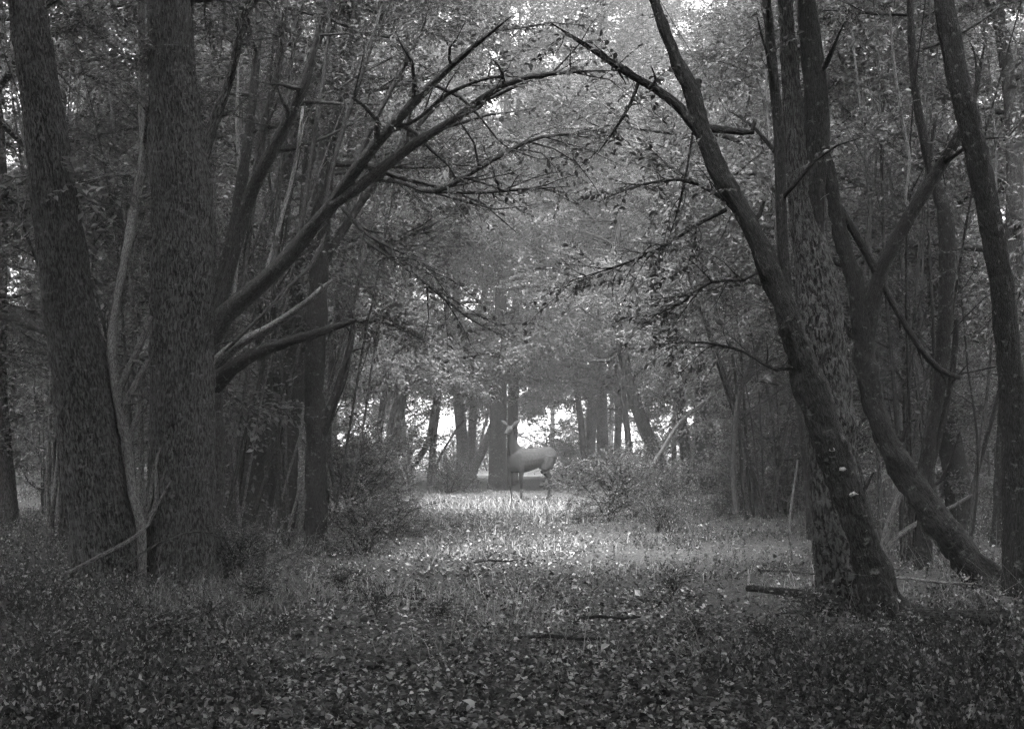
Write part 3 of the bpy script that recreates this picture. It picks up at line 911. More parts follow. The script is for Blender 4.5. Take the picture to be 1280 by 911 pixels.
# trees lining the track whose crowns close over it
ROW = [
    ('leafy tree leaning over the track beyond the left poles', -3.6, 21.0, 22, 'edge_a', 0.4, 1.1, 'L'),
    ('leafy tree behind the left bushes beside the track', -5.6, 29.5, 20, 'edge_b', 1.7, 0.95, 'L'),
    ('leafy tree farther along left side of the track', -6.4, 36.0, 20, 'edge_a', 2.9, 1.0, 'L'),
    ('leafy tree on the left arching over the end of the track beyond the deer', -3.7, 38.8, 9, 'arch_a', 0.0, 1.05, 'L'),
    ('leafy tree on the right arching over the end of the track beyond the deer', 3.3, 39.6, 9, 'arch_b', 2.6, 1.05, 'R'),
    ('leafy tree on the left far beyond the deer over the pale gap', -2.6, 46.0, 9, 'arch_b', 1.2, 1.22, 'L'),
    ('leafy tree on the right far beyond the deer over the pale gap', 2.4, 47.0, 9, 'arch_a', 4.2, 1.22, 'R'),
    ('leafy tree on the right behind the dead leaning branches', 4.1, 19.5, 18, 'edge_b', 3.6, 1.1, 'R'),
    ('leafy tree right of the track before the dark clump', 5.6, 27.5, 18, 'edge_a', 5.0, 0.95, 'R'),
    ('leafy tree right of the track behind the dark clump', 7.4, 38.0, 20, 'edge_b', 0.9, 1.0, 'R'),
]
for k, (lab, x, y, w, pr, rot, sc, side) in enumerate(ROW):
    rng = np.random.default_rng(200 + k)
    px = 640 + x / y * F
    py = 555 + CAM_H / y * F
    ln = 14 if side == 'L' else -14
    stem_tree('forest_tree', lab, [(px, py, w), (px + ln * .3, py - 60, w * .92), (px + ln, py - 150, w * .85), (px + ln * 1.6, py - 260, w * .7)], y, M_DARK if k % 2 else M_HAZEL, pr, rot, sc, 10.5, group='leafy trees lining the track', seed=200 + k)

# thicket either side, darkening the flanks
rs = np.random.default_rng(7)
SIDE = []
for y in (16.5, 20, 24, 28.5, 33, 38.5, 45):
    for s in (-1, 1):
        for lane in (0, 1):
            x = s * (6.2 + lane * 4.2 + (y - 16) * 0.09 + rs.uniform(-.7, .7))
            yy = y + rs.uniform(-1.2, 1.2)
            px = 640 + x / yy * F
            if -140 < px < 1420:
                SIDE.append((x, yy))
for k, (x, y) in enumerate(SIDE):
    pr = ('tall_b', 'edge_b', 'tall_a', 'edge_a')[k % 4]
    px = 640 + x / y * F
    py = 555 + CAM_H / y * F
    side = 'left' if x < 0 else 'right'
    lab = '%s shaded %s-barked thicket tree %s' % (depth_word(y), ('dark', 'dim', 'grey')[k % 3], where(px))
    w = rs.uniform(0.2, 0.42) * F / y
    l = rs.normal(0, 20)
    stem_tree('forest_tree', lab, [(px, py, w), (px + l * .3, py - 80, w * .9), (px + l, py - 200, w * .8)], y, (M_DARK, M_HAZEL, M_GREY)[k % 3], pr, rs.uniform(0, 6.3), rs.uniform(.9, 1.1), 11, group='trees in the %s thicket' % side, seed=300 + k, sides=8)

# understory bushes in the thicket
UND = []
for y in (17.5, 21, 25, 30, 36, 43):
    for s in (-1, 1):
        for lane in (0, 1, 2):
            x = s * (4.6 + lane * 3.0 + (y - 16) * 0.07 + rs.uniform(-.7, .7))
            yy = y + rs.uniform(-1.3, 1.3)
            px = 640 + x / yy * F
            if -60 < px < 1340 and not (y < 19 and lane == 0):
                UND.append((x, yy))


SEEN = {}


def shrub(label, x, y, key, rot, sc, group, scz=None, name='shrub', stems=5, h=1.2, seed=0):
    rng = np.random.default_rng(seed)
    gz = float(ground_z(np.array([x]), np.array([y]))[0])
    if 'viewpoint' not in label:
        SEEN[label] = SEEN.get(label, 0) + 1
        if SEEN[label] > 1:
            label += ', farther back' if SEEN[label] == 2 else ', farthest back'
    o = empty(name, (x, y, gz), label, 'shrub', group)
    for k in range(stems):
        a = rng.uniform(0, 6.3)
        g = Geo()
        q = rng.uniform(.15, .5) * sc
        tube(g, [[math.cos(a) * .05, math.sin(a) * .05, -.08, .018 * sc], [math.cos(a) * q * .4, math.sin(a) * q * .4, h * sc * .5, .014 * sc], [math.cos(a) * q, math.sin(a) * q, h * sc, .007]], step=.3, sides=6, seed=k)
        link('stem', g.mesh('stem', M_HAZEL, attr='barkco'), o)
    put_proto(o, key, (0, 0, -0.1), rot, sc, scz)
    return o


for k, (x, y) in enumerate(UND):
    side = 'left' if x < 0 else 'right'
    shrub('%s shaded understory shrub %s' % (depth_word(y), where(640 + x / y * F)), x, y, ('under_a', 'under_b')[k % 2], rs.uniform(0, 6.3), rs.uniform(.75, 1.05), 'shrubs in the %s thicket' % side, stems=4, h=2.4, seed=k)

# far belt at the wood's edge, pale in the haze
FARX = [(-16, 56), (-12.5, 60), (-10, 54), (-8.2, 63), (-6.4, 56), (-4.6, 62), (-1.6, 64), (3.0, 66), (5.4, 58), (7.2, 64), (9.0, 57), (11.6, 62), (14, 55), (17, 60), (20, 57), (-19.5, 59)]
for k, (x, y) in enumerate(FARX):
    px = 640 + x / y * F
    py = 555 + CAM_H / y * F
    w = rs.uniform(.13, .26) * F / y
    l = rs.normal(0, 14)
    stem_tree('edge_tree', rank_label([q[0] / q[1] for q in FARX], x / y, 'pale tree of the hazy far belt'), [(px, py, w), (px + l * .4, py - 50, w * .9), (px + l, py - 110, w * .8)], y, M_GREY, ('far_a', 'far_b')[k % 2], rs.uniform(0, 6.3), rs.uniform(1.1, 1.3), 16, group='pale trees in the far belt', seed=400 + k, sides=8)

FSH = [(-7.5, 52), (-5.2, 57), (-3.6, 50), (-1.6, 60), (1.4, 56), (3.4, 63), (5.0, 53), (6.8, 50), (8.8, 55), (-9.5, 56), (11, 52), (-12, 53), (14, 56), (-15, 57), (-18, 52), (-21, 55), (18, 53), (21, 56), (-13, 47), (13, 46), (17, 48), (-17, 47)]
for k, (x, y) in enumerate(FSH):
    shrub(rank_label([q[0] / q[1] for q in FSH], x / y, 'pale shrub under the hazy far belt'), x, y, ('under_a', 'under_b')[k % 2], k * 1.7, rs.uniform(.7, 1.1) * (1 if k < 9 else 1.5), 'hazy shrubs at the far end', stems=3, h=2.2, seed=900 + k)

for k in range(17):
    x = -34 + k * 4.2 + rs.uniform(-1.2, 1.2)
    y = 104 + rs.uniform(-6, 8)
    px = 640 + x / y * F
    py = 555 + CAM_H / y * F
    w = rs.uniform(.35, .5) * F / y
    stem_tree('meadow_tree', '%s faint tree across the meadow, counted from the left' % ('first' if k == 0 else (ORD + ('fourteenth', 'fifteenth', 'sixteenth', 'seventeenth'))[k]), [(px, py, w), (px + 1, py - 20, w * .9), (px + 2, py - 60, w * .8)], y, M_GREY, ('far_a', 'far_b')[k % 2], rs.uniform(0, 6.3), rs.uniform(1.15, 1.4), 20, group='faint trees across the meadow', seed=700 + k, sides=6)

# unseen trees added overhead and behind the viewer to shade the foreground
SHADE_TREES = [(-3.6, 5.5), (3.9, 4.5), (-6.4, 7.0), (6.8, 5.5), (-1.6, 1.2), (1.9, 0.2), (-7.5, 9.0), (8.8, 6.5), (-2.8, -2.5), (3.4, -4.0), (-7.0, 1.5), (8.0, 0.0), (0.4, -8.0), (-6.0, -7.0), (6.5, -9.0)]
for k, (x, y) in enumerate(SHADE_TREES):
    g = Geo()
    gz = float(ground_z(np.array([x]), np.array([y]))[0])
    o = empty('forest_tree', (x, y, gz), 'unseen tall tree added beside or behind the viewpoint for shade', 'tree', 'unseen shade trees beside the viewpoint')
    tube(g, [[0, 0, -.2, .24], [0, 0, .1, .2], [.1, 0, 4, .16], [0, .1, 9, .1], [0, 0, 14, .03]], step=.3, sides=10, seed=k)
    link('trunk', g.mesh('trunk', M_HAZEL, attr='barkco'), o)
    put_proto(o, ('tall_a', 'tall_b')[k % 2], (0, 0, 0.7), k * 1.3, 1.38, 1.12)
for k in range(20):  # oversized unseen shrubs added to block low light from behind and the sides
    a = R(118 + k * 16)
    rad = (12.5, 15.5, 18.5)[k % 3]
    x, y = math.cos(a) * rad, math.sin(a) * rad * .8 + 1.0
    if y > 4 and abs(x) < 0.42 * y + 3.5:
        continue
    shrub('tall leafy shrub enclosing the viewpoint', x, y, ('under_a', 'under_b')[k % 2], k * 2.1, 2.3, 'unseen light-blocking shrubs behind the viewpoint', stems=4, h=2.6, seed=950 + k)

# ---- bushes at the track's edges
make_proto('bush_a', 31, 0.1, 0.7, 26, (0.7, 1.25), (0.1, 1.2), 0.055, 13, 8, 7, r0=0.012)
make_proto('bush_b', 32, 0.05, 0.5, 24, (0.6, 1.2), (0.2, 1.3), 0.05, 12, 8, 7, r0=0.010)
for k, (lab, px, py, key, sc) in enumerate([
    ('dense rounded bush just right of the deer', 762, 650, 'bush_a', 1.08),
    ('bush behind the rounded one, right of the deer', 790, 632, 'bush_b', 1.2),
    ('low bush in front of the dark right-hand clump', 835, 640, 'bush_b', 1.0),
    ('wispy bush beside the track right of the straight left trunk', 440, 655, 'bush_b', 1.5),
    ('wispy bush on the left verge nearest the bright grass', 470, 640, 'bush_a', 1.05),
    ('wispy bush left of centre below the leaning far trunk', 455, 618, 'bush_a', 1.6),
    ('small bush beneath the grey hazy trunks left of the deer', 560, 615, 'bush_b', 1.1),
    ('low bush under the dead leaning branches at right', 930, 645, 'bush_a', 1.0),
    ('bush at the right thicket foot left of the grey trunk', 985, 650, 'bush_b', 1.1),
    ('wispy low bush at the left track edge before the straight trunk', 452, 690, 'bush_b', .8),
    ('small twiggy bush on the left verge nearer the viewer', 488, 668, 'bush_a', .62),
    ('wispy bush on the right verge below the bowed sapling', 830, 664, 'bush_b', .62),
    ('small bush at the foot of the thickest left trunk', 300, 722, 'bush_b', .65),
    ('small bush behind the deer beyond its back', 715, 612, 'bush_b', 1.0),
]):
    D = Dof(py)
    p = at(px, py, D)
    shrub(lab, p[0], p[1], key, k * 1.1, sc, 'bushes along the track', name='bush', stems=4, h=.6, seed=50 + k)

# many-stemmed hazel clumps in the flanks
def clump(label, px, D, n, side, seed, mats, reach=1.0):
    rng = np.random.default_rng(seed)
    b = at(px, 555 + CAM_H * F / D, D)
    gz = float(ground_z(b[:1], b[1:2])[0])
    base = np.array([b[0], b[1], gz])
    o = empty('hazel_clump', base, label, 'tree', 'many-stemmed clumps between the trunks')
    leaf, twig = Geo(), Geo()
    for k in range(n):
        a = rng.uniform(0, 6.28)
        q = base + np.array([math.cos(a) * .18, math.sin(a) * .18, -.1])
        d = unit(np.array([rng.normal(side * .16, .12), rng.normal(0, .10), 1.0]))
        L = rng.uniform(5.5, 8.5) * reach
        r = rng.uniform(.016, .042)
        P = []
        for u in range(9):
            P.append([*q, max(r * (1 - .8 * u / 8), .005)])
            d = unit(d + np.array([rng.normal(side * .04, .055), rng.normal(0, .05), .03]))
            q = q + d * L / 8
        g = limb(rng, None, None, L, None, leaf, twig, .06, 5, 9, sub=9, pts=np.array(P), sides=7, start=.3, sl=(.08, .2))
        link('stem', g.mesh('stem', mats[k % len(mats)], attr='barkco', origin=base), o)
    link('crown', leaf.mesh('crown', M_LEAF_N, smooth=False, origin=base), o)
    link('twigs', twig.mesh('twigs', M_TWIG, origin=base), o)['kind'] = 'stuff'


for k, (lab, px, D, n, sd) in enumerate([
    ('many-stemmed clump of thin poles between the two thick left trunks', 165, 16.5, 8, -.1),
    ('fan of thin poles behind the thickest trunk, spreading right', 285, 16.8, 9, .5),
    ('cluster of thin poles between leaning stem and straight dark trunk', 345, 18.5, 9, .35),
    ('loose thin poles just right of the straight dark trunk', 415, 22.0, 6, -.15),
    ('thin grey poles beyond the far left leaning trunk', 70, 18.0, 8, .1),
    ('fan of thin poles behind the grey rough trunk', 1030, 17.0, 7, -.3),
    ('tangled thin poles under the forked tree limb', 1120, 15.0, 8, .1),
    ('thin poles beside the curved grey sapling', 950, 24.0, 7, -.2),
    ('thin poles by the right edge behind the bowed stem', 1200, 16.5, 7, -.1),
]):
    clump(lab, px, D, n, sd, 660 + k, (M_MID, M_GREY, M_HAZEL) if px < 500 else (M_GREY, M_DARK, M_HAZEL))

CLOSE = [(-6.6, 44), (-9.4, 45.5), (-12.2, 47), (-15.2, 46), (-18.2, 49), (7.2, 45), (10.0, 47), (12.8, 45), (15.8, 48), (18.6, 47), (-7.4, 33), (-10.4, 34), (8.6, 32), (11.0, 34), (-5.0, 55), (-2.4, 57), (2.0, 56), (4.2, 58), (-7.4, 68), (-4.6, 66), (-1.2, 72), (1.0, 76), (3.4, 72), (6.8, 66), (8.8, 70), (-9.6, 70)]
for k, (x, y) in enumerate(CLOSE):
    sc = 2.4 if y > 43 and k < 14 else 1.9 if y < 40 else 1.35 if y < 60 else (1.5, 2.6, 1.9)[k % 3]
    shrub('%s broad dense bush %s' % (('dark', 'leafy', 'dim', 'shaded')[k % 4] if k < 14 else ('pale', 'hazy', 'faint', 'misty')[k % 4], where(640 + x / y * F)), x, y, ('bush_a', 'bush_b')[k % 2], k * 1.9, sc, 'broad bushes closing the view', name='bush', stems=4, h=.6, seed=1200 + k)

# ------------------------------------------------------------------ the deer
def build_deer():
    g = Geo()
    # rows: x (forward), y (side), z (up), half width, half height
    def loft(rows, n=16):
        rows = spline(np.array(rows, float), 0.03)
        C = rows[:, :3]
        T = unit(np.gradient(C, axis=0))
        V = []
        for c, t, (a, b) in zip(C, T, rows[:, 3:5]):
            s = unit(np.cross([0, 0, 1.0], t)) if abs(t[2]) < 0.97 else np.array([0, 1.0, 0])
            s = np.array([0, 1.0, 0]) if abs(s[1]) < .2 else s
            u = np.cross(t, s)
            an = np.arange(n) / n * 2 * math.pi
            V.append(c + np.outer(np.cos(an) * a, s) + np.outer(np.sin(an) * b, u))
        m = len(V)
        V = np.concatenate(V + [C[:1], C[-1:]])
        i = np.arange(m - 1)[:, None] * n
        j = np.arange(n)[None]
        k = (j + 1) % n
        f4 = np.stack([i + j, i + k, i + n + k, i + n + j], 2).reshape(-1, 4)
        j = np.arange(n)
        k = (j + 1) % n
        base = g.n
        g.add(V, f4)
        g.f3.append(np.stack([k, j, np.full(n, m * n)], 1) + base)
        g.f3.append(np.stack([(m - 1) * n + j, (m - 1) * n + k, np.full(n, m * n + 1)], 1) + base)
    # trunk: rump to chest
    loft([[-.66, 0, .93, .04, .05], [-.62, 0, .93, .13, .17], [-.48, 0, .945, .185, .225], [-.25, 0, .93, .195, .215], [0, 0, .89, .21, .24], [.22, 0, .87, .20, .27], [.40, 0, .895, .17, .275], [.50, 0, .93, .12, .20], [.56, 0, .95, .05, .09]])
    # neck rising to the head
    loft([[.32, 0, .96, .11, .20], [.42, 0, 1.09, .10, .165], [.495, .005, 1.24, .08, .12], [.535, .01, 1.38, .068, .095], [.56, .015, 1.49, .06, .072]])
    # head turned half towards the viewer (+y side)
    hd = unit(np.array([.80, .52, -.34]))
    h0 = np.array([.555, .01, 1.535])
    loft([[*(h0 + hd * t), a, b] for t, a, b in ((-.075, .045, .05), (-.02, .072, .08), (.06, .072, .08), (.15, .052, .058), (.25, .040, .040), (.30, .022, .022))])
    # ears
    he = unit(np.array([-.52, .80, 0]))
    for s in (-1, 1):
        e0 = h0 + np.array([0, 0, .06]) - hd * .03
        loft([[*(e0 + he * s * .045), .022, .022], [*(e0 + he * s * .11 + np.array([0, 0, .055])), .02, .044], [*(e0 + he * s * .18 + np.array([0, 0, .10])), .013, .040], [*(e0 + he * s * .235 + np.array([0, 0, .125])), .006, .012]], 10)
    def stout(rows):
        return [[x, y, z, a * (1.3 if z < .8 else 1.08), c * (1.3 if z < .8 else 1.08)] for x, y, z, a, c in rows]
    # front legs
    for s, dx in ((-1, 0.06), (1, -.07)):
        loft(stout([[.36, s * .06, 1.10, .02, .04], [.37 + dx * .1, s * .085, 1.02, .07, .11], [.38 + dx * .3, s * .10, .88, .075, .125], [.385 + dx * .6, s * .105, .74, .056, .085], [.39 + dx, s * .105, .60, .039, .05], [.40 + dx, s * .10, .47, .034, .037], [.39 + dx, s * .10, .28, .023, .025], [.39 + dx, s * .10, .12, .024, .025], [.405 + dx, s * .10, .06, .027, .032], [.415 + dx, s * .10, 0, .031, .043]]), 10)
    # hind legs: stifle forward, hock back, upright shank
    for s, dx in ((-1, -.05), (1, .09)):
        loft(stout([[-.44, s * .05, 1.12, .02, .05], [-.45 + dx * .1, s * .08, 1.05, .08, .14], [-.455 + dx * .3, s * .10, .93, .095, .18], [-.43 + dx * .6, s * .115, .79, .08, .145], [-.42 + dx, s * .115, .67, .056, .095], [-.49 + dx, s * .11, .56, .038, .052], [-.555 + dx, s * .105, .48, .034, .043], [-.55 + dx, s * .105, .32, .025, .029], [-.54 + dx, s * .105, .13, .025, .027], [-.525 + dx, s * .105, .06, .028, .034], [-.515 + dx, s * .105, 0, .032, .045]]), 10)
    # short tail
    loft([[-.64, 0, 1.02, .03, .03], [-.70, 0, .96, .028, .024], [-.73, 0, .88, .018, .016], [-.735, 0, .83, .006, .006]], 10)
    me = g.mesh('deer_raw', None)
    tmp = link('deer_tmp', me)
    md = tmp.modifiers.new('r', 'REMESH')
    md.mode = 'VOXEL'
    md.voxel_size = 0.016
    sm = tmp.modifiers.new('s', 'SMOOTH')
    sm.factor = 0.5
    sm.iterations = 4
    dg = bpy.context.evaluated_depsgraph_get()
    dg.update()
    body = bpy.data.meshes.new_from_object(tmp.evaluated_get(dg))
    bpy.data.objects.remove(tmp)
    body.name = 'deer'
    for p in body.polygons:
        p.use_smooth = True
    m, nt, out = new_mat('deer_coat')
    N, Lk = nt.nodes, nt.links
    tc = N.new('ShaderNodeTexCoord')
    sep = N.new('ShaderNodeSeparateXYZ')
    Lk.new(tc.outputs['Object'], sep.inputs[0])
    nz = N.new('ShaderNodeTexNoise')
    nz.inputs['Scale'].default_value = 26
    nz.inputs['Detail'].default_value = 6
    Lk.new(tc.outputs['Object'], nz.inputs['Vector'])
    coat = ramp(nt, nz.outputs['Fac'], [(0.3, 0.020), (0.7, 0.045)])
    # dark stockings and neck, pale rump patch: the animal's own markings
    legs = N.new('ShaderNodeMapRange')
    legs.inputs['From Min'].default_value = 0.72
    legs.inputs['From Max'].default_value = 0.55
    Lk.new(sep.outputs['Z'], legs.inputs['Value'])
    nk = N.new('ShaderNodeMapRange')
    nk.inputs['From Min'].default_value = 0.36
    nk.inputs['From Max'].default_value = 0.5
    Lk.new(sep.outputs['X'], nk.inputs['Value'])
    hz = N.new('ShaderNodeMapRange')               # the face is paler than the neck
    hz.inputs['From Min'].default_value = 1.62
    hz.inputs['From Max'].default_value = 1.30
    Lk.new(sep.outputs['Z'], hz.inputs['Value'])
    nh = N.new('ShaderNodeMath')
    nh.operation = 'MULTIPLY'
    Lk.new(nk.outputs[0], nh.inputs[0])
    Lk.new(hz.outputs[0], nh.inputs[1])
    mxm = N.new('ShaderNodeMath')
    mxm.operation = 'MAXIMUM'
    Lk.new(legs.outputs[0], mxm.inputs[0])
    Lk.new(nh.outputs[0], mxm.inputs[1])
    m1 = N.new('ShaderNodeMixRGB')
    m1.inputs[2].default_value = (.014, .014, .014, 1)
    Lk.new(mxm.outputs[0], m1.inputs[0])
    Lk.new(coat, m1.inputs[1])
    rp = N.new('ShaderNodeMapRange')
    rp.inputs['From Min'].default_value = -0.56
    rp.inputs['From Max'].default_value = -0.63
    Lk.new(sep.outputs['X'], rp.inputs['Value'])
    rz = N.new('ShaderNodeMapRange')
    rz.inputs['From Min'].default_value = 0.74
    rz.inputs['From Max'].default_value = 0.8
    Lk.new(sep.outputs['Z'], rz.inputs['Value'])
    mm = N.new('ShaderNodeMath')
    mm.operation = 'MULTIPLY'
    Lk.new(rp.outputs[0], mm.inputs[0])
    Lk.new(rz.outputs[0], mm.inputs[1])
    m2 = N.new('ShaderNodeMixRGB')
    m2.inputs[2].default_value = (.035, .035, .035, 1)
    Lk.new(mm.outputs[0], m2.inputs[0])
    Lk.new(m1.outputs[0], m2.inputs[1])
    bs = N.new('ShaderNodeBsdfPrincipled')
    bs.inputs['Roughness'].default_value = 0.8
    bs.inputs['Specular IOR Level'].default_value = 0.08
    Lk.new(m2.outputs[0], bs.inputs['Base Color'])
    bp = N.new('ShaderNodeBump')
    bp.inputs['Strength'].default_value = .25
    bp.inputs['Distance'].default_value = .01
    Lk.new(nz.outputs['Fac'], bp.inputs['Height'])
    Lk.new(bp.outputs[0], bs.inputs['Normal'])
    Lk.new(bs.outputs[0], out.inputs[0])
    body.materials.clear()
    body.materials.append(m)
    D = 33.2
    p = at(663, 624, D)
    o = link('deer', body)
    gz = float(ground_z(np.array([p[0]]), np.array([p[1]]))[0])
    o.location = (p[0], p[1], gz - 0.01)
    o.scale = (1.06, 1.06, 1.06)
    o.rotation_euler = (0, 0, R(180 + 36))
    tag(o, 'lone deer standing side-on at the end of the track looking back', 'deer')


build_deer()

# ------------------------------------------------------------------ dead wood
def on_ground(spec, lift=.03):
    out = []
    for r in spec:
        x, y, w = r[0], r[1], r[-1]
        d = Dof(y)
        for _ in range(6):
            p = at(x, y, d)
            g = float(ground_z(p[:1], p[1:2])[0]) + w / 2 * d / F + lift
            d = (CAM_H - g) * F / (y - 555.0)
        out.append((x, y, d, w))
    return out


def wood(name, label, cat, spec, D, mat, forks=(), group=None, sides=9, sub=0, seed=3, rest=None):
    if rest is not None:
        spec = on_ground(spec, rest)
    P = px_pts(spec, D)
    base = np.array([*P[0, :2], float(ground_z(P[:1, 0], P[:1, 1])[0])])
    rng = np.random.default_rng(seed)
    L = float(np.sum(np.linalg.norm(np.diff(P[:, :3], axis=0), axis=1)))
    o = empty(name, base, label, cat, group)
    g = limb(rng, None, None, L, None, None, None, sub=sub, pts=P, sides=sides, start=.15, sl=(.1, .25))
    st = link('stem', g.mesh('stem', mat, attr='barkco', origin=base), o)
    for f in forks:
        Q = px_pts(f, D)
        g = limb(rng, None, None, L * .6, None, None, None, sub=max(0, sub - 1), pts=Q, sides=7, start=.3, sl=(.15, .3))
        link('fork', g.mesh('fork', mat, attr='barkco', origin=base), st)
    return o


wood('dead_branch', 'forked bare dead branch standing behind the dark leaning trunk', 'branch', [(1100, 712, 10), (1103, 690, 9), (1109, 662, 9), (1120, 630, 8), (1132, 598, 7)], 14.6, M_MID,
     forks=[[(1102, 692, 7), (1125, 668, 7), (1150, 652, 6), (1192, 632, 5), (1215, 618, 4)], [(1112, 655, 4), (1104, 648, 3), (1098, 651, 3)]])
wood('fallen_log', 'thick dark broken log lying left of the leaning trunk', 'log', [(934, 735, 13.0, 8), (960, 737, 12.9, 9), (1000, 742, 12.6, 11), (1044, 751, 12.3, 14)], 12.6, M_DARK, sides=10, rest=.10)
wood('fallen_stick', 'long thin stick crossing the dark broken log', 'stick', [(915, 790, 10.0, 3), (945, 775, 10.6, 4), (985, 754, 11.6, 4), (1036, 727, 12.8, 5)], 12, M_MID, sub=2, sides=6, rest=.12)
wood('fallen_log', 'mossy log on the ground right of the leaning trunk foot', 'log', [(1128, 768, 11.2, 17), (1160, 770, 11.1, 20), (1200, 771, 11.0, 21), (1262, 774, 10.9, 22)], 11, M_OAK, sides=14, rest=.05)
wood('fallen_stick', 'straight stick lying behind the leaning trunk at right', 'stick', [(1096, 722, 14.0, 4), (1130, 722, 14.0, 4), (1170, 727, 13.7, 4), (1215, 730, 13.5, 3)], 14, M_MID, sub=2, sides=6, rest=.12)
wood('fallen_stick', 'thin stick lying in the herbs left of the grey trunk', 'stick', [(948, 712, 14.8, 3), (985, 714, 14.6, 3), (1030, 718, 14.5, 3)], 14.6, M_GREY, sides=6, rest=.12)
wood('fallen_stick', 'pale bare stick propped against the far left trunk', 'stick', [(70, 722, 12.6, 4), (92, 712, 12.7, 5), (130, 692, 12.8, 5), (165, 673, 12.9, 5), (186, 655, 13.0, 4)], 12.8, M_MID, forks=[[(186, 655, 13, 4), (196, 632, 13, 3), (214, 600, 13, 2)]], sub=2, sides=6)
wood('fallen_stick', 'arched bramble cane in front of the left trunks', 'stick', [(96, 765, 11.4, 3), (150, 712, 11.6, 3), (200, 678, 11.8, 3), (245, 664, 12.0, 3), (275, 672, 12.2, 2)], 12, M_GREY, sub=4, sides=5)
wood('dead_sapling', 'thin pale upright dead stem between clump and grey trunk', 'stem', [(990, 702, 16, 3), (987, 670, 16, 4), (988, 640, 16, 3), (993, 605, 16, 3), (997, 575, 16, 2)], 16, M_MID, sub=2, sides=6)
wood('dead_sapling', 'pale bare sapling bowed to the right over the clump', 'sapling', [(790, 628, 30, 5), (806, 598, 30, 5), (828, 562, 30, 5), (852, 526, 30, 5), (890, 496, 30, 5), (930, 474, 30, 4), (970, 448, 30, 3)], 30, M_MID, forks=[[(852, 526, 3), (858, 500, 3), (850, 470, 2)]], sub=4, sides=6)
wood('dead_sapling', 'curved grey sapling left of the dark leaning trunk', 'sapling', [(920, 640, 22, 7), (916, 580, 22, 7), (920, 520, 22, 7), (928, 482, 22, 6), (945, 440, 22, 6), (962, 395, 22, 5), (966, 340, 22, 4)], 22, M_GREY, forks=[[(928, 482, 4), (960, 452, 3), (1000, 436, 3)], [(920, 520, 3), (950, 505, 3), (985, 480, 2)]], sub=4, sides=7)
wood('dead_sapling', 'bare spreading dead shrub low beside the dark clump', 'shrub', [(952, 642, 27, 7), (950, 610, 27, 7), (940, 585, 27, 6), (925, 600, 27, 4), (912, 618, 27, 3)], 27, M_DARK, forks=[[(948, 600, 6), (962, 570, 5), (975, 540, 4), (990, 515, 3)], [(946, 592, 5), (936, 565, 4), (952, 545, 3), (966, 520, 2)], [(950, 612, 4), (970, 590, 3), (995, 575, 2)]], sub=4, sides=7)
wood('dead_sapling', 'thin bare stem arching in the pale gap left of centre', 'sapling', [(538, 604, 42, 4), (548, 575, 42, 4), (562, 550, 42, 3), (580, 525, 42, 3)], 42, M_HAZEL, sub=2, sides=5)
for k, (lab, px, py, ln, ang) in enumerate([
    ('short dark stick lying on the litter at bottom centre', 760, 778, .5, .1), ('crooked twig on the litter left of centre', 505, 752, .45, -.5),
    ('small twig lying mid track among leaves', 620, 705, .5, .35), ('dark stick among the leaves right of centre', 700, 800, .6, -.2)]):
    D = Dof(py)
    p = at(px, py, D)
    z = float(ground_z(p[:1], p[1:2])[0]) + .035
    o = empty('fallen_stick', (p[0], p[1], z - .03), lab, 'stick', 'sticks lying on the track')
    g = Geo()
    c, s = math.cos(ang) * ln, math.sin(ang) * ln
    tube(g, [[-c * .5, -s * .5, .03, .012], [-c * .15, -s * .2, .05, .013], [c * .2, s * .15, .035, .011], [c * .5, s * .55, .045, .006]], step=.06, sides=6, rough=.15, seed=k)
    link('stem', g.mesh('stem', M_DARK, attr='barkco'), o)
    g = Geo()
    tube(g, [[c * .1, s * .1, .04, .008], [c * .22, s * .1 + .08, .07, .005], [c * .3, s * .1 + .16, .06, .003]], step=.05, sides=5, seed=k)
    link('fork', g.mesh('fork', M_DARK, attr='barkco'), o)

# ------------------------------------------------------------------ ground cover
rg = np.random.default_rng(77)


def scatter(n, y0, y1, dens, spread=1.12):
    """points over the visible floor, evenly spread in the picture's depth; dens(x,y) 0..1 keeps them"""
    y = 1 / rg.uniform(1 / y1, 1 / y0, n)
    y = np.where(rg.random(n) < .5, y, rg.uniform(y0, y1, n))
    x = rg.uniform(-1, 1, n) * (0.356 * y * spread + .3)
    k = rg.random(n) < dens(x, y)
    return x[k], y[k]


def patch(x, y, s, seed):
    return vnoise(np.stack([x * s, y * s * .6, 0 * x], 1), seed)


def track(x, y):
    """1 on the track, 0 in the verges"""
    w = np.abs(x - path_x(y)) + (patch(x, y, .9, 21) - .5) * 1.2
    return np.clip((1.9 - w) / .8, 0, 1)


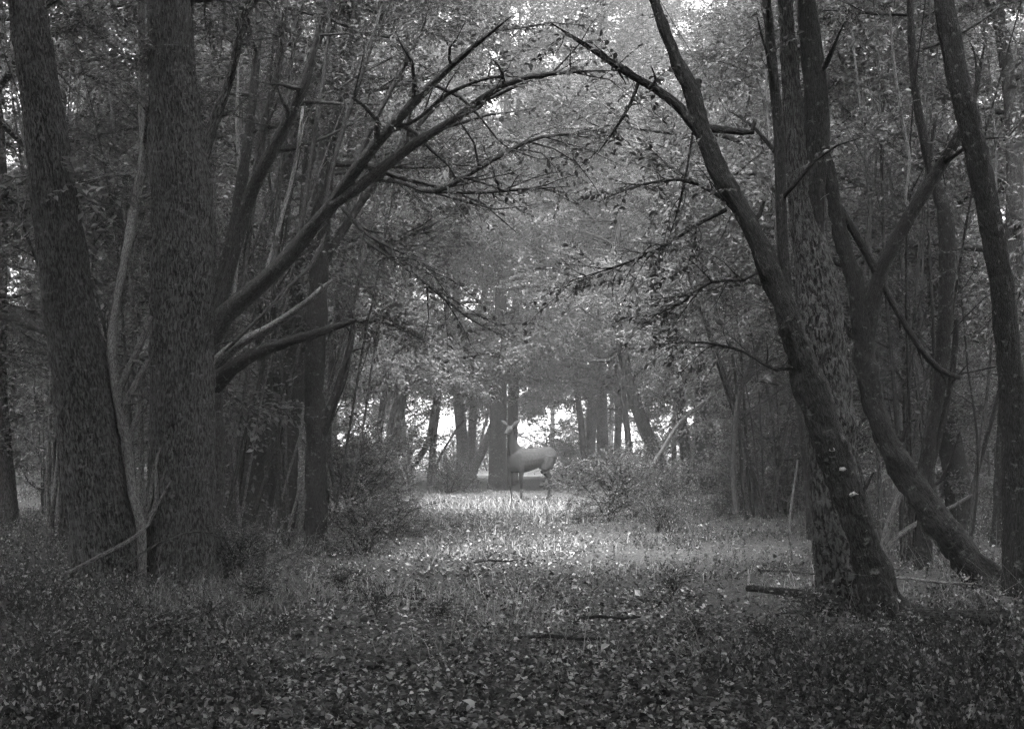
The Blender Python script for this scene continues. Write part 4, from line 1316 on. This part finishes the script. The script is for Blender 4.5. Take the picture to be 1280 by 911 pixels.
def build_litter():
    g = Geo()
    x, y = scatter(160000, 5.7, 36, lambda x, y: .10 + .9 * track(x * .85, y) * np.clip(patch(x, y, 1.6, 22) * 2.6 - .5, .3, 1) + .35 * (y < 11) * np.clip(patch(x, y, 1.1, 23) * 2 - .6, 0, 1))
    n = len(x)
    z = ground_z(x, y) + rg.uniform(.004, .035, n)
    a = rg.uniform(0, 6.283, n)
    ld = unit(np.stack([np.cos(a), np.sin(a), rg.normal(0.1, .4, n)], 1))
    nn = unit(np.stack([rg.normal(0, .55, n), rg.normal(0, .55, n), np.ones(n)], 1))
    near = y < 10.5
    sz = rg.uniform(.016, .046, n) * np.where(rg.random(n) < .06, 1.6, 1)
    P = np.stack([x, y, z], 1)
    add_leaves(g, P[near], ld[near], nn[near], sz[near], ratio=.7, fold=.28, six=True)
    add_leaves(g, P[~near], ld[~near], nn[~near], sz[~near] * 1.15, ratio=.7, fold=.22)
    o = link('fallen_leaves', g.mesh('fallen_leaves', M_LITTER, smooth=False))
    tag(o, 'curled fallen leaves littering the track', 'leaves', None, 'stuff')


def build_grass():
    def dens(x, y):
        strip = np.exp(-((y - 29.5) / 4.0) ** 2) * track(x * .75, y) * 1.2
        pt = np.clip(patch(x, y, .8, 31) * 2.6 - 1.15, 0, 1)
        return np.clip(strip + pt * .32 * np.clip(1.6 - np.abs(np.abs(x - path_x(y)) - 1.3) / 1.6, .05, 1) * np.clip((y - 8.5) / 3, 0, 1), 0, 1)
    x, y = scatter(190000, 8, 42, dens)
    n = len(x)
    z = ground_z(x, y) - .01
    h = rg.uniform(.04, .13, n) * np.clip(1.25 - (y - 28) / 9, .5, 1) * np.where(rg.random(n) < .06, 2.2, 1) * (.6 + .9 * patch(x, y, 1.3, 33))
    a = rg.uniform(0, 6.283, n)
    lean = rg.uniform(.2, 1.5, n)
    dx, dy = np.cos(a) * lean * h, np.sin(a) * lean * h
    wx, wy = -np.sin(a) * .0045, np.cos(a) * .0045
    sc = np.clip(y / 14, .8, 1.8)
    wx, wy = wx * sc, wy * sc
    b = np.stack([x, y, z], 1)
    V = np.stack([b + np.stack([wx, wy, 0 * x], 1), b - np.stack([wx, wy, 0 * x], 1),
                  b + np.stack([dx * .35 - wx * .8, dy * .35 - wy * .8, h * .62], 1), b + np.stack([dx * .35 + wx * .8, dy * .35 + wy * .8, h * .62], 1),
                  b + np.stack([dx, dy, h * .95], 1)], 1).reshape(-1, 3)
    g = Geo()
    base = (np.arange(n) * 5)[:, None, None]
    g.add(V, (base + np.array([[0, 1, 2, 3]])[None]).reshape(-1, 4))
    g.f3.append((base + np.array([[3, 2, 4]])[None]).reshape(-1, 3))
    o = link('grass', g.mesh('grass', M_GRASS, smooth=False))
    tag(o, 'soft pale grass along the track and its verges', 'grass', None, 'stuff')


def build_herbs():
    """low leafy ground plants: short leaning stems with paired leaves"""
    leaf, stem = Geo(), Geo()
    def dens(x, y):
        off = np.abs(x - path_x(y))
        v = np.clip((off - .9) / 1.3, .07, 1)
        return v * np.clip(patch(x, y, .9, 41) * 2.8 - .75, .06, 1)
    x, y = scatter(23000, 5.8, 36, dens)
    n = len(x)
    O = np.stack([x, y, ground_z(x, y) - .02], 1)
    far = np.clip((y - 9) / 14, 0, 1)
    D = np.stack([rg.normal(0, .42, n), rg.normal(0, .42, n), np.ones(n)], 1)
    L = rg.uniform(.07, .24, n) * (.4 + 1.3 * patch(x, y, .55, 43))
    L = L * np.clip(.75 + (np.abs(x - path_x(y)) - 1.4) * .35, .75, 1.7)
    L = np.where((x > 1.2) & (y < 15.5) & (y > 9.5), L * .45, L)
    add_sprays(leaf, stem, O, D, L, 10, .036, rg, six=False, flat=.8, droop=.1, twr=.0035)
    o = link('undergrowth', leaf.mesh('undergrowth', M_HERB, smooth=False))
    tag(o, 'low leafy herbs covering the verges under the trees', 'undergrowth', None, 'stuff')
    s = link('undergrowth_stems', stem.mesh('undergrowth_stems', M_TWIG), o)


def build_twigs():
    """fine dead twigs and dry stalks tangled in the verges"""
    x, y = scatter(11000, 6.5, 32, lambda x, y: np.clip((np.abs(x - path_x(y)) - .8) / 1.2, .08, 1) * np.clip((y - 5) / 9, .12, .8) * np.clip(patch(x, y, .7, 51) * 2.4 - .5, .1, 1))
    n = len(x)
    g = Geo()
    O = np.stack([x, y, ground_z(x, y) - .01], 1)
    d = unit(np.stack([rg.normal(0, .6, n), rg.normal(0, .6, n), rg.uniform(.05, 1.1, n)], 1))
    L = rg.uniform(.15, .55, n)
    bend = rg.normal(0, .18, (n, 3))
    s = unit(np.cross(d, [0, 0, 1.0]))
    u = np.cross(s, d)
    tri = np.stack([s, -.5 * s + .87 * u, -.5 * s - .87 * u], 1)
    w = rg.uniform(.0014, .0032, n)[:, None, None] * np.clip(y / 11, .8, 1.5)[:, None, None]
    m = O + d * L[:, None] * .55 + bend * L[:, None]
    e = O + d * L[:, None] + bend * L[:, None] * .3
    V = np.concatenate([O[:, None] + tri * w, m[:, None] + tri * w * .75, e[:, None]], 1).reshape(-1, 3)
    base = (np.arange(n) * 7)[:, None, None]
    g.add(V, (base + np.array([[3, 4, 6], [4, 5, 6], [5, 3, 6]])[None]).reshape(-1, 3))
    g.f4.append((base + np.array([[0, 1, 4, 3], [1, 2, 5, 4], [2, 0, 3, 5]])[None]).reshape(-1, 4))
    o = link('dry_stalks', g.mesh('dry_stalks', M_PALE))
    tag(o, 'dry grey stalks and twigs tangled in the verges', 'stalks', None, 'stuff')


build_litter()
build_grass()
build_herbs()
build_twigs()

# taller leafy weeds standing out of the foreground cover
make_proto('weed_a', 41, 0.02, 0.12, 10, (0.22, 0.42), (0.75, 1.35), 0.062, 13, 6, 3, r0=0.006, leafm=M_HERB)
make_proto('weed_b', 42, 0.02, 0.10, 8, (0.18, 0.50), (0.9, 1.45), 0.05, 14, 6, 3, r0=0.005, leafm=M_HERB)
WEEDS = [(112, 792), (150, 752), (205, 806), (262, 770), (318, 752), (352, 792), (428, 738), (470, 772), (548, 778), (842, 748), (872, 792), (955, 806), (1008, 778), (1060, 818), (1150, 806), (1195, 790), (60, 830), (1230, 835)]
order = sorted(p[0] for p in WEEDS)
NTH = ('leftmost', 'second', 'third', 'fourth', 'fifth', 'sixth', 'seventh', 'eighth', 'ninth', 'tenth', 'eleventh', 'twelfth', 'thirteenth', 'fourteenth', 'fifteenth', 'sixteenth', 'seventeenth', 'eighteenth')
for k, (px, py) in enumerate(WEEDS):
    D = Dof(py)
    p = at(px, py, D)
    gz = float(ground_z(p[:1], p[1:2])[0])
    o = empty('weed', (p[0], p[1], gz), '%s leafy weed in the foreground cover%s' % (NTH[order.index(px)], '' if px == order[0] else ', counted from the left'), 'weed', 'leafy weeds in the foreground')
    put_proto(o, ('weed_a', 'weed_b')[k % 2], (0, 0, 0), k * 1.4, .42 + .3 * ((k * 7) % 5) / 5)

# ------------------------------------------------------------------ misty air
def build_haze():
    x0, x1, y0, y1, z0, z1 = -165, 165, -50, 306, -1.6, 33.0
    V = np.array([[x, y, z] for x in (x0, x1) for y in (y0, y1) for z in (z0, z1)], float)
    f = np.array([[0, 1, 3, 2], [4, 6, 7, 5], [0, 4, 5, 1], [2, 3, 7, 6], [0, 2, 6, 4], [1, 5, 7, 3]])
    m, nt, out = new_mat('haze')
    pv = nt.nodes.new('ShaderNodeVolumePrincipled')
    pv.inputs['Color'].default_value = (.95, .95, .95, 1)
    pv.inputs['Density'].default_value = 0.0020
    pv.inputs['Anisotropy'].default_value = 0.1
    nt.links.new(pv.outputs[0], out.inputs['Volume'])
    o = link('haze', make_mesh('haze', V, f, m, smooth=False))
    tag(o, 'thin pale mist filling the wood', 'haze', None, 'stuff')


build_haze()
